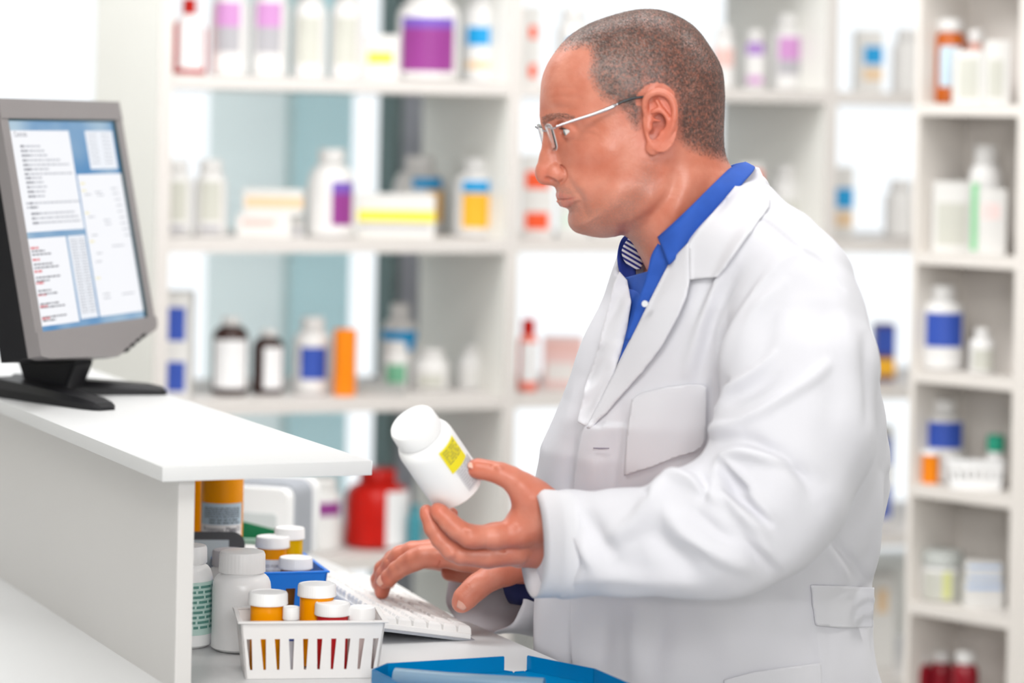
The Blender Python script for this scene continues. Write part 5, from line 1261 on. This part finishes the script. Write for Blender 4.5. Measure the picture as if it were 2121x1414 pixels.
def torso_field(FD, prof, shrink=0.0, nexp=2.0, k=0, ztop=None, zbot=None):
    zs, cx, cy, rf, rs_ = section_tables(prof, shrink)
    z = FD.ax[2]; I = lambda q: np.interp(z, zs, q).astype(np.float32)[None, None, :]
    X = FD.ax[0][:, None, None]-I(cx); Y = FD.ax[1][None, :, None]-I(cy)
    f_ = X*TF[0]+Y*TF[1]; s_ = X*TS[0]+Y*TS[1]; RF, RS2 = I(rf), I(rs_)
    q = (np.abs(f_/RF)**nexp+np.abs(s_/RS2)**nexp)**(1/nexp); d = (q-1)*np.minimum(RF, RS2)
    d = smax(d, (z[None, None, :]-(zs[-1] if ztop is None else ztop))*.8, .02); d = np.maximum(d, (.55 if zbot is None else zbot)-z[None, None, :])
    return d.astype(np.float32)
clo, chi = bounds(1060, 1900, 330, 1500, 3.05, 3.95); clo = np.array([-.05 if clo[0] > -.05 else clo[0], 3.02, .56]); chi = np.array([chi[0]+.01, 3.90, 1.62])
FC = Field(clo, chi, .0031)
FC.F = torso_field(FC, prof)
# shoulders and yoke
FC.chain([at(1560, 425, 3.43), at(1610, 505, 3.38), at(1648, 590, 3.345)], [.022, .034, .056], .035, pad=.08)
FC.chain([at(1440, 440, 3.52), at(1405, 520, 3.60), at(1385, 610, 3.66)], [.025, .045, .065], .035, pad=.08)
FC.chain([at(1385, 610, 3.66), at(1400, 1010, 3.80)], [.065, .070], .02)
FC.cap(at(1560, 400, 3.50), at(1590, 480, 3.50), .022, .04, .035)
# near sleeve in its own field, then merged
SV = Field(clo, chi, .0031); SV.F[:] = .3
SV.chain([at(1650, 592, 3.345), at(1652, 670, 3.325), at(1657, 770, 3.30), at(1645, 900, 3.27), at(1610, 1000, 3.245), at(1572, 1060, 3.235)], [.062, .080, .0895, .0905, .085, .075], .004, pad=.3)
SV.chain([at(1572, 1060, 3.235), at(1500, 1092, 3.235), at(1440, 1106, 3.245), at(1300, 1124, 3.275), at(1180, 1127, 3.31), at(1130, 1127, 3.335)], [.075, .073, .068, .0575, .055, .054], .02, pad=.3)
pc = at(1135, 1127, 3.335); pn = np.array([-.93, -.36, 0]); pn /= np.linalg.norm(pn)
sl, x, y, z = SV.sub(clo, chi); SV.F = np.maximum(SV.F, ((x-pc[0])*pn[0]+(y-pc[1])*pn[1]+(z-pc[2])*pn[2]).astype(np.float32))
zz = FC.ax[2][None, None, :]; zsh = at(1650, 720, 3.3)[2]
kk = (.004+.03*np.clip((zz-zsh)/.10, 0, 1)).astype(np.float32)
h_ = np.clip(.5+.5*(SV.F-FC.F)/kk, 0, 1); TORSO = FC.F.copy(); FC.F = SV.F*(1-h_)+FC.F*h_-kk*h_*(1-h_)
# carve the V opening, seen as a slot between the lapels, and the neck hole
Vp = [(1500, 300), (1556, 345), (1440, 482), (1385, 547), (1330, 655), (1262, 776), (1278, 690), (1295, 640), (1296, 590), (1276, 560), (1262, 480), (1262, 300)]
gxx, gyy, gzz = np.meshgrid(FC.ax[0], FC.ax[1], FC.ax[2], indexing='ij', sparse=True)
zi = FC.ax[2] > at(1268, 800, 3.5)[2]
k0_ = int(np.argmax(zi))
Xs = np.broadcast_to(gxx, FC.F.shape)[:, :, k0_:]; Ys = np.broadcast_to(gyy, FC.F.shape)[:, :, k0_:]; Zs = np.broadcast_to(gzz, FC.F.shape)[:, :, k0_:]
xr = Xs/Ys; zr = (Zs-CZ)/Ys
PX = 1060.5+F*(xr*math.cos(RHO)+zr*math.sin(RHO)); PY = HY-F*(-xr*math.sin(RHO)+zr*math.cos(RHO))
GP = np.stack([PX, PY], -1); del PX, PY, xr, zr
iv = inside(GP, Vp); dv_, _ = seg_dist(GP, np.array(Vp+[Vp[0]], float)); del GP
vd = np.where(iv, -dv_, dv_)*(3.4/F); lim = Ys < 3.53
sub_ = np.where(lim, vd, .1).astype(np.float32); FC.F[:, :, k0_:] = np.maximum(FC.F[:, :, k0_:], -sub_); del vd, sub_, iv, dv_, Xs, Ys, Zs
FC.F[:2] = .05; FC.F[-2:] = .05; FC.F[:, :2] = .05; FC.F[:, -2:] = .05; FC.F[:, :, :2] = .05; FC.F[:, :, -2:] = .05
cv_, cq = FC.mesh()
ii = np.clip(((cv_-FC.lo)/FC.h).astype(int), 0, np.array(FC.F.shape)-1); ii = tuple(ii.T)
isS = SV.F[ii] < TORSO[ii]; del TORSO, SV.F, FC.F
cv_ = smooth_v(cv_, cq, 3, .5)
# folds, traced as ridges (+) and creases (-): (points, mm, width px, on sleeve?)
folds = [
 ([(1478, 858), (1506, 812), (1540, 789), (1570, 764), (1600, 735)], 5, 8, 1), ([(1470, 889), (1527, 874), (1570, 857), (1620, 827), (1671, 793), (1714, 755)], 4.5, 9, 1),
 ([(1476, 840), (1492, 815), (1502, 790)], -5, 6, 1), ([(1490, 780), (1530, 700), (1570, 640), (1620, 590)], 4, 12, 1), ([(1500, 840), (1560, 800), (1620, 770)], -2.5, 12, 1),
 ([(1466, 915), (1520, 905), (1570, 918), (1640, 960), (1697, 1000)], -5, 13, 1), ([(1470, 900), (1500, 893), (1540, 893)], 3, 10, 1), ([(1480, 975), (1500, 950), (1535, 941), (1580, 946), (1640, 958)], 7, 10, 1),
 ([(1493, 966), (1515, 990), (1545, 1016)], -8, 7, 1), ([(1505, 960), (1530, 985), (1552, 1008)], 5, 7, 1), ([(1500, 998), (1540, 1035), (1590, 1082)], -7.5, 9, 1), ([(1498, 1015), (1530, 1055), (1582, 1098)], 5.5, 10, 1), ([(1545, 1020), (1575, 1050), (1605, 1075)], 4, 12, 1),
 ([(1450, 985), (1462, 1015), (1452, 1035)], -5, 7, 1), ([(1395, 992), (1440, 1002), (1472, 1025), (1490, 1040)], 5, 9, 1), ([(1620, 940), (1660, 985), (1690, 1040)], -3.5, 16, 1), ([(1519, 1083), (1560, 1140), (1604, 1184)], -4, 15, 1), ([(1560, 1100), (1600, 1150), (1628, 1172)], 3, 12, 1),
 ([(1205, 1055), (1235, 1110), (1275, 1160)], -5, 17, 1), ([(1176, 1050), (1195, 1110), (1228, 1175)], 3.5, 10, 1), ([(1262, 1110), (1300, 1095), (1338, 1069), (1375, 1015), (1400, 995), (1440, 990)], 6.5, 14, 1), ([(1330, 1010), (1345, 1025), (1350, 1045)], -3, 9, 1),
 ([(1350, 1090), (1380, 1140), (1440, 1190)], -5, 18, 1), ([(1375, 1050), (1420, 1105), (1480, 1140), (1560, 1175)], 5, 15, 1), ([(1430, 1050), (1470, 1090), (1520, 1125)], -3.5, 12, 1), ([(1170, 1205), (1260, 1195), (1350, 1200), (1440, 1215)], 2.5, 14, 1),
 ([(1730, 640), (1760, 740), (1770, 850)], 2.5, 20, 1), ([(1790, 700), (1800, 800), (1795, 880)], -3, 10, 1), ([(1690, 620), (1720, 720), (1725, 840), (1700, 930)], -2, 22, 1), ([(1600, 640), (1580, 720), (1565, 760)], -2.5, 18, 1), ([(1560, 640), (1520, 720), (1490, 790)], -2.5, 10, 1),
 ([(1663, 517), (1610, 545), (1565, 600), (1525, 680), (1492, 760)], 3, 8, 2), ([(1570, 452), (1610, 480), (1650, 512), (1700, 540), (1745, 600)], -2.2, 4, 2), ([(1578, 446), (1615, 470), (1660, 505)], 1.8, 5, 2), ([(1640, 520), (1580, 570), (1530, 640), (1495, 720)], -2.5, 8, 2),
 ([(1560, 470), (1500, 560), (1460, 660), (1425, 770)], 4.5, 11, 0), ([(1525, 480), (1470, 580), (1440, 660)], -2.5, 8, 0), ([(1520, 560), (1480, 640), (1458, 740), (1450, 790)], -4, 12, 0), ([(1500, 640), (1480, 720), (1474, 800)], 2.5, 9, 0), ([(1480, 700), (1474, 800), (1468, 930)], -3, 7, 0),
 ([(1290, 850), (1275, 930), (1262, 1040)], -4.5, 13, 0), ([(1240, 940), (1232, 1030)], 3, 16, 0), ([(1318, 600), (1280, 700), (1240, 790), (1215, 870)], -2, 12, 0), ([(1250, 640), (1215, 730), (1175, 830)], 3, 16, 0), ([(1180, 900), (1170, 960), (1168, 1030)], -2.5, 12, 0), ([(1225, 790), (1195, 870), (1178, 1000), (1175, 1414)], -4, 12, 0),
 ([(1320, 1240), (1315, 1414)], 4, 18, 0), ([(1370, 1240), (1360, 1414)], -3, 20, 0), ([(1255, 1240), (1250, 1400)], -3, 16, 0), ([(1460, 1240), (1500, 1330), (1520, 1414)], 2.5, 24, 0), ([(1600, 1220), (1650, 1300), (1690, 1370)], -2, 20, 0),
 ([(1703, 1099), (1750, 1150), (1807, 1213)], -3.5, 9, 0), ([(1712, 1120), (1740, 1170), (1760, 1213)], 2.5, 9, 0), ([(1812, 1212), (1830, 1100), (1838, 980)], -4, 6, 0), ([(1798, 1212), (1815, 1100), (1828, 990)], 3, 8, 0), ([(1810, 1300), (1818, 1360), (1832, 1450)], -4, 6, 0), ([(1690, 1300), (1700, 1360), (1702, 1400)], 2, 9, 0),
]
def displace(V_, Q_, iS):
    N_ = normals(V_, Q_); P_ = project(V_); dep = V_[:, 1]
    front = np.clip((-N_[:, 1]+.30)/.35, 0, 1); front = np.where(dep < 3.85, front, 0); D_ = np.zeros(len(V_))
    for pts_, amp, w_, onS in folds:
        L_ = spline(pts_, 4); bb0 = L_.min(0)-3.2*w_; bb1 = L_.max(0)+3.2*w_
        m_ = (P_[:, 0] > bb0[0]) & (P_[:, 0] < bb1[0]) & (P_[:, 1] > bb0[1]) & (P_[:, 1] < bb1[1])
        if onS == 1: m_ &= iS
        elif onS == 0: m_ &= ~iS
        ix = np.where(m_)[0]
        if len(ix) == 0: continue
        d, f_ = seg_dist(P_[ix], L_); gain = 2.1 if onS == 1 else 1.7; D_[ix] += gain*amp/1000*np.exp(-.5*(d/(w_*.92))**2)*np.sin(np.pi*np.clip(f_*.92+.04, 0, 1))**.6
    # coat front edge lies over the far side: a step along the edge
    edge = spline([(1214, 885), (1199, 950), (1190, 1030), (1187, 1240), (1187, 1500)], 4)
    ix = np.where(~iS & (P_[:, 1] > 880) & (P_[:, 0] > 1150) & (P_[:, 0] < 1330))[0]
    xe = np.interp(P_[ix, 1], edge[:, 1], edge[:, 0]); s_ = P_[ix, 0]-xe
    D_[ix] += .0065*np.clip(s_/5+.5, 0, 1)*np.clip(1-(s_-20)/90, 0, 1)
    return V_+N_*(D_*front)[:, None]
cv_ = displace(cv_, cq, isS)
# broad soft unevenness of the cloth
Nn = normals(cv_, cq)
wob = .0022*np.sin(cv_[:, 0]*38+cv_[:, 2]*17)*np.sin(cv_[:, 2]*23+cv_[:, 1]*31)+.0012*np.sin(cv_[:, 0]*71-cv_[:, 2]*53+1)*np.sin(cv_[:, 1]*60)
cv_ = cv_+Nn*wob[:, None]; cv_ = smooth_v(cv_, cq, 1, .5)
cm_ = fast_mesh('coat', cv_, cq); coat = mkobj('coat', cm_, M_coat, man); coat['label'] = 'long white laboratory coat with notched collar'
bvh = BVHTree.FromPolygons([tuple(v) for v in cv_], [tuple(int(i) for i in q) for q in cq])
def shoot(px, py, d0=2.6):
    r = Vector(ray(px, py)).normalized(); o = Vector((0, 0, CZ)); h = bvh.ray_cast(o+r*d0, r, 3.0); return h
def drape(name, poly, off, th, mt, parent, step=5, edge_round=True, n_smooth=2, maxd=3.95, seam=0, label=None, lift=None, jump=.03):
    """cloth piece with the given outline laid on the coat surface"""
    P_ = spline(np.array(poly+[poly[0]], float), 1) if False else np.array(poly+[poly[0]], float)
    # resample outline
    out = []
    for a, b in zip(P_[:-1], P_[1:]):
        n = max(1, int(np.linalg.norm(b-a)/step)); out += [a+(b-a)*i/n for i in range(n)]
    out = np.array(out); mn, mx = out.min(0), out.max(0)
    xs = np.arange(mn[0]+step*.5, mx[0], step); ys = np.arange(mn[1]+step*.5, mx[1], step)
    gr = np.array([(x, y) for x in xs for y in ys]); ins_ = inside(gr, list(map(tuple, out))); d_, _ = seg_dist(gr, np.vstack([out, out[:1]])); gr = gr[ins_ & (d_ > step*.45)]
    allp = np.vstack([out, gr]); n0 = len(out)
    from mathutils.geometry import delaunay_2d_cdt
    r_ = delaunay_2d_cdt([Vector(p) for p in allp], [(i, (i+1) % n0) for i in range(n0)], [list(range(n0))], 1, .01)
    vs2, fs = r_[0], r_[2]
    pos = []; last = 3.3
    dep = []
    for v in vs2:
        h = shoot(v.x, v.y)
        dep.append(h[0].y if h[0] is not None and h[0].y < maxd else None)
    pa = np.array([[v.x, v.y] for v in vs2]); da = np.array([9. if d is None else d for d in dep])
    for i in range(len(dep)):
        if dep[i] is None: continue
        nr = (np.abs(pa[:, 0]-pa[i, 0]) < 26) & (np.abs(pa[:, 1]-pa[i, 1]) < 26)
        if da[i]-da[nr].min() > jump: dep[i] = None
    known = [(v, d) for v, d in zip(vs2, dep) if d is not None]
    for i, d in enumerate(dep):
        if d is None: dep[i] = min(known, key=lambda q: (q[0]-vs2[i]).length)[1]
    dep = np.array(dep)
    # smooth depth so the cloth bridges the small folds below
    nb = [set() for _ in vs2]
    for f in fs:
        for i in range(len(f)): nb[f[i]].add(f[(i+1) % len(f)]); nb[f[(i+1) % len(f)]].add(f[i])
    for _ in range(n_smooth): dep = np.array([.5*dep[i]+.5*np.mean([dep[j] for j in nb[i]]) if nb[i] else dep[i] for i in range(len(dep))])
    bm = bmesh.new(); V3 = []
    for v, d in zip(vs2, dep):
        o_ = off+(lift(v.x, v.y) if lift else 0); V3.append(bm.verts.new(at(v.x, v.y, d-o_)))
    for f in fs:
        try: bm.faces.new([V3[i] for i in f])
        except ValueError: pass
    for f in bm.faces: f.smooth = True
    bmesh.ops.recalc_face_normals(bm, faces=bm.faces)
    if sum(f.normal.y for f in bm.faces) > 0: bmesh.ops.reverse_faces(bm, faces=bm.faces)
    me_ = bpy.data.meshes.new(name); bm.to_mesh(me_); bm.free(); o = mkobj(name, me_, mt, parent)
    md = o.modifiers.new('thickness', 'SOLIDIFY'); md.thickness = th; md.offset = -1
    if label: o['label'] = label
    return o
lap_edge = [(1428, 579), (1421, 615), (1404, 655), (1372, 715), (1330, 770), (1292, 812), (1255, 855), (1222, 885)]
lap_in = [(1428, 500), (1406, 522), (1384, 548), (1358, 598), (1330, 654), (1300, 715), (1272, 773), (1245, 825), (1222, 868), (1215, 884)]
drape('lapel', lap_in+lap_edge[::-1], .006, .0025, M_coat2, coat, lift=lambda x, y: .006*max(0, min(1, (860-y)/200)))
drape('collar', [(1549, 347), (1558, 344), (1572, 347), (1584, 372), (1594, 412), (1593, 428), (1578, 448), (1552, 484), (1520, 528), (1487, 574), (1456, 576), (1428, 580), (1428, 545), (1427, 503), (1445, 478), (1478, 438), (1512, 398), (1535, 370)], .009, .0028, M_coat2, coat, n_smooth=10, label='turned-down collar leaf', jump=.08)
drape('lapel', [(1283, 562), (1299, 580), (1307, 625), (1299, 680), (1285, 735), (1271, 775), (1243, 832), (1217, 884), (1196, 872), (1212, 800), (1238, 720), (1258, 640), (1272, 585)], .008, .002, M_coat2, coat, n_smooth=8, label='far lapel', jump=.02)
pk = drape('pocket', [(1309, 826), (1330, 814), (1380, 802), (1420, 797), (1452, 797), (1463, 802), (1464, 850), (1462, 905), (1455, 925), (1440, 936), (1400, 948), (1350, 968), (1293, 985), (1295, 945), (1299, 890)], .0035, .002, M_coat2, coat, n_smooth=2, label='breast pocket')
drape('pocket', [(1500, 1408), (1560, 1392), (1640, 1380), (1700, 1372), (1703, 1400), (1702, 1500), (1500, 1520)], .004, .002, M_coat2, coat, label='lower side pocket')
drape('belt', [(1680, 1213), (1740, 1213), (1811, 1217), (1810, 1260), (1807, 1299), (1740, 1300), (1691, 1295), (1684, 1250)], .005, .003, M_coat2, coat, label='half belt at the back of the waist')
drape('buttonhole', [(1229, 926.5), (1245, 927), (1262, 927.5), (1262, 929), (1245, 930), (1229, 929)], .009, .0005, mat('buttonhole_dark', (.25, .23, .3), .8), coat, step=4, n_smooth=0)  # thin dark grey strip laid on the coat as the buttonhole
# yoke at the neck behind the collar: strip standing round the nape
def loft(name, rows, mt, parent, th=0, close=False, label=None):
    bm = bmesh.new(); G = [[bm.verts.new(p) for p in r] for r in rows]
    for a, b in zip(G, G[1:]):
        n = len(a)
        for i in range(n if close else n-1): bm.faces.new((a[i], a[(i+1) % n], b[(i+1) % n], b[i]))
    o = obj(name, bm, mt, parent, ang=60)
    if th: md = o.modifiers.new('thickness', 'SOLIDIFY'); md.thickness = th; md.offset = 0
    if label: o['label'] = label
    return o
def crv(P_, n=6): return spline(np.array([at(*p) for p in P_]), n)
# near cuff: a hollow band the hand comes out of
def ring(c, u, v, n=40, sq=1.0): return [c+u*math.cos(2*math.pi*i/n)+v*math.sin(2*math.pi*i/n) for i in range(n)]
upw = np.array([0, 0, 1.0])
def cuff_ring(px, pyt, pyb, d, dx_far, rad_d, ex=0):
    c = at(px, (pyt+pyb)/2, d); v = (at(px, pyt, d)-at(px, pyb, d))/2; v = v*(1+ex)
    u = np.array([-dx_far*d/F/2, rad_d, 0]); return c+u*0, u, v
rows = []
for px, yt, yb, d, dxf, rd in ((1215, 1032, 1221, 3.295, 0, .047), (1180, 1021, 1231, 3.300, 20, .053), (1150, 1019, 1232, 3.318, 34, .053), (1118, 1016, 1233, 3.336, 48, .053), (1102, 1015, 1234, 3.345, 50, .053)):
    c, u, v = cuff_ring(px, yt, yb, d, dxf, rd)
    rows.append(ring(c, u, v*1.02))
loft('cuff', rows, M_coat2, coat, .002, True, label='wide cuff of the raised sleeve')
# far sleeve, open towards the keyboard
far = []
C0 = at(1003, 1232, 3.785); U0_ = (at(1046, 1300, 3.735)-at(960, 1166, 3.835))/2; V0_ = (at(1072, 1172, 3.745)-at(938, 1262, 3.825))/2
for s, (px, py, d, r_) in zip((0, .12, .35, .6, .85, 1), ((1003, 1232, 3.785, .060), (1020, 1231, 3.783, .060), (1055, 1226, 3.785, .062), (1105, 1222, 3.79, .065), (1180, 1216, 3.80, .072), (1290, 1190, 3.82, .080))):
    c = at(px, py, d); al_ = 1-s
    uu = U0_*al_+np.array([0, -.35*r_, -.95*r_])*s; vv_ = V0_*al_+np.array([.1*r_, -.95*r_, .3*r_])*s
    n = 48; rg = []
    for i in range(n):
        t_ = 2*math.pi*i/n; w_ = 1+.035*math.sin(5*t_+3*s)*min(1, s*3+.3)+.02*math.sin(9*t_+6*s)
        rg.append(c+(uu*math.cos(t_)+vv_*math.sin(t_))*w_)
    far.append(rg)
loft('sleeve', far, M_coat, coat, .002, True, label='loose far sleeve above the counter edge')
# shirt cuff (navy) around the typing wrist
rows = []
for px, py, d, r_ in ((1052, 1200, 3.745, .030), (1075, 1202, 3.745, .031), (1120, 1204, 3.75, .034)):
    c = at(px, py, d); rows.append(ring(c, np.array([-.25*r_, -.95*r_, 0]), np.array([-.2*r_, 0, 1.0*r_])))
# ---- blue shirt
SHp = [(y, L+14, Rr_-30, max(rs-.014, .05)) for y, L, Rr_, rs in prof if 460 < y < 1250]
slo, shi = bounds(1180, 1700, 440, 900, 3.2, 3.8)
FS = Field(slo, shi, .0045)
FS.F = torso_field(FS, SHp, .0, 2.1, ztop=at(1400, 590, 3.45)[2], zbot=at(1300, 1000, 3.5)[2])
FS.F[:2] = .05; FS.F[-2:] = .05; FS.F[:, :2] = .05; FS.F[:, -2:] = .05; FS.F[:, :, :2] = .05; FS.F[:, :, -2:] = .05
fs_v, fs_q = FS.mesh(); fs_v = smooth_v(fs_v, fs_q, 2, .5); shirt = mkobj('shirt', fast_mesh('shirt', fs_v, fs_q), M_blue, man); shirt['label'] = 'royal blue shirt open at the neck'
del FS
loft('shirt_cuff', rows, M_navy, shirt, .002, True, label='dark blue shirt cuff at the typing wrist')
# collar leaf running round the neck to its near point
T_c = crv([(1470, 372, 3.56), (1510, 345, 3.545), (1540, 337, 3.51), (1540, 338, 3.475), (1515, 347, 3.435), (1478, 380, 3.392), (1430, 428, 3.372), (1392, 465, 3.375), (1363, 491, 3.392)], 5)
B_c = crv([(1480, 395, 3.575), (1522, 360, 3.56), (1556, 346, 3.515), (1562, 352, 3.455), (1540, 378, 3.418), (1500, 425, 3.396), (1455, 480, 3.376), (1418, 518, 3.370), (1386, 549, 3.374)], 5)
loft('shirt_collar', [T_c*(1-s)+B_c*s+np.array([0, -.004*math.sin(math.pi*s), 0]) for s in np.linspace(0, 1, 7)], M_blue, shirt, .0024, label='near collar leaf')
# near shirt front with its wavy placket edge
def under(P_, add):
    out = []
    for x, y in P_:
        best = None
        for dx in (14, 22, 32, 44):
            h = shoot(x+dx, y+4)
            if h[0] is not None and h[0].y < 3.6: best = h[0].y; break
        out.append((x, y, (best if best else 3.40)+add))
    q = np.array(out); q[:, 2] = np.convolve(np.r_[q[0, 2], q[:, 2], q[-1, 2]], [.25, .5, .25], 'valid'); return crv([tuple(r) for r in q], 5)
e2p = [(1398, 520), (1397, 545), (1388, 575), (1378, 600), (1366, 632), (1350, 665), (1326, 700)]
E2 = under(e2p, .017)
e1p = [(1366, 500), (1350, 528), (1343, 556), (1337, 580), (1325, 612), (1312, 655), (1296, 705)]
E1 = np.array([at(q[0], q[1], d_+.012) for q, d_ in zip(spline(np.array(e1p, float), 5), E2[:, 1])])
rw = []
for s in np.linspace(0, 1, 9):
    q = E1*(1-s)+E2*s; q = q+np.outer(np.sin(np.arange(len(q))*.55+s*3)*.0016, [0, 1, 0]); rw.append(q)
loft('shirt_front', rw, M_blue, shirt, .002, label='near shirt front with open buttons')
for px, py in ((1333, 607),):
    bm = bmesh.new(); bmesh.ops.create_cone(bm, segments=24, radius1=.0038, radius2=.0038, depth=.002, cap_ends=True)
    o = obj('shirt_button', bm, mat('shell_button', (.7, .72, .75), .2), shirt); o.location = at(px+3, py+22, 3.366); o.rotation_euler = (R(80), 0, R(-25))
FF1 = crv([(1296, 575, 3.50), (1304, 600, 3.485), (1308, 625, 3.475), (1303, 660, 3.465), (1292, 700, 3.465), (1280, 738, 3.47), (1264, 780, 3.475)], 5)
FF2 = crv([(1350, 560, 3.43), (1346, 600, 3.42), (1336, 640, 3.41), (1322, 670, 3.42), (1304, 710, 3.44), (1288, 745, 3.455), (1270, 782, 3.47)], 5)
loft('shirt_front', [FF1*(1-s)+FF2*s for s in np.linspace(0, 1, 6)], M_blue, shirt, .002, label='far shirt front under the open placket')
# far collar leaf: outside dark blue, inside striped
O1 = crv([(1318, 484, 3.50), (1300, 486, 3.515), (1287, 496, 3.53), (1280, 520, 3.53), (1280, 545, 3.52), (1287, 572, 3.51), (1299, 592, 3.50), (1307, 624, 3.485)], 5)
O2 = crv([(1345, 500, 3.49), (1335, 520, 3.50), (1325, 530, 3.515), (1318, 545, 3.515), (1316, 560, 3.51), (1318, 580, 3.50), (1320, 600, 3.49), (1312, 628, 3.48)], 5)
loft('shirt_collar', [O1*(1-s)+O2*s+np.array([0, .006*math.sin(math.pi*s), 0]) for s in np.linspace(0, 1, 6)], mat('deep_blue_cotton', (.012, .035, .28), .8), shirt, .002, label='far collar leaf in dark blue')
S1 = crv([(1301, 494, 3.508), (1292, 508, 3.512), (1288, 522, 3.512), (1292, 538, 3.508), (1302, 550, 3.503), (1316, 558, 3.496)], 4)
S2 = crv([(1301, 494, 3.508), (1313, 502, 3.50), (1321, 516, 3.498), (1328, 532, 3.495), (1331, 546, 3.493), (1326, 557, 3.492)], 4)
mstr = bpy.data.materials.new('striped_facing'); mstr.use_nodes = True; nt = mstr.node_tree
tcn = nt.nodes.new('ShaderNodeTexCoord'); mp = nt.nodes.new('ShaderNodeMapping'); mp.inputs['Rotation'].default_value = (0, R(-28), 0); nt.links.new(tcn.outputs['Object'], mp.inputs[0])
wv_ = nt.nodes.new('ShaderNodeTexWave'); wv_.bands_direction = 'Z'; wv_.inputs['Scale'].default_value = 60; wv_.inputs['Distortion'].default_value = 0; nt.links.new(mp.outputs[0], wv_.inputs[0])
rp_ = nt.nodes.new('ShaderNodeValToRGB'); rp_.color_ramp.elements[0].position = .45; rp_.color_ramp.elements[1].position = .55; rp_.color_ramp.elements[0].color = (.02, .02, .22, 1); rp_.color_ramp.elements[1].color = (.78, .78, .85, 1)
nt.links.new(wv_.outputs['Fac'], rp_.inputs[0]); nt.links.new(rp_.outputs[0], nt.nodes['Principled BSDF'].inputs['Base Color']); nt.nodes['Principled BSDF'].inputs['Roughness'].default_value = .8
loft('collar_facing', [(S1*(1-s)+S2*s) for s in np.linspace(0, 1, 6)], mstr, shirt, .001, label='striped inner facing of the far collar')
# ---- trousers and shoes (below the frame)
M_tr = mat('dark_trousers', (.05, .05, .065), .8); M_sho = mat('black_leather', (.02, .02, .02), .3)
tr_b = bmesh.new()
hip = at(1480, 1414, 3.70); hipz = .80
for sg in (-1, 1):
    h = np.array([hip[0], 3.70, 0])+TS*sg*.10
    tube(tr_b, [(*h[:2], .92), (*(h[:2]+TF[:2]*.01), .55), (*h[:2], .30), (*(h[:2]-TF[:2]*.01), .06)], [.095, .085, .068, .062], 24)
    sb_ = bmesh.new(); f0 = h-TF*.05
    rr_ = []
    for s, wd, hh_ in ((0, .03, .06), (.15, .042, .085), (.4, .042, .08), (.65, .048, .055), (.85, .045, .04), (1, .015, .02)):
        c = f0+TF*(.29*s); rr_.append([sb_.verts.new((c[0]+TS[0]*wd*math.cos(a), c[1]+TS[1]*wd*math.cos(a), max(.001, hh_*.5+hh_*.5*math.sin(a)))) for a in np.linspace(0, 2*math.pi, 16, endpoint=False)])
    for a, b in zip(rr_, rr_[1:]):
        for i in range(16): sb_.faces.new((a[i], a[(i+1) % 16], b[(i+1) % 16], b[i]))
    sb_.faces.new(rr_[0]); sb_.faces.new(rr_[-1]); obj('shoe', sb_, M_sho, man)
obj('trousers', tr_b, M_tr, man)

for o in bpy.data.objects:
    if o.name.startswith('screen_text'): o['kind'] = 'stuff'
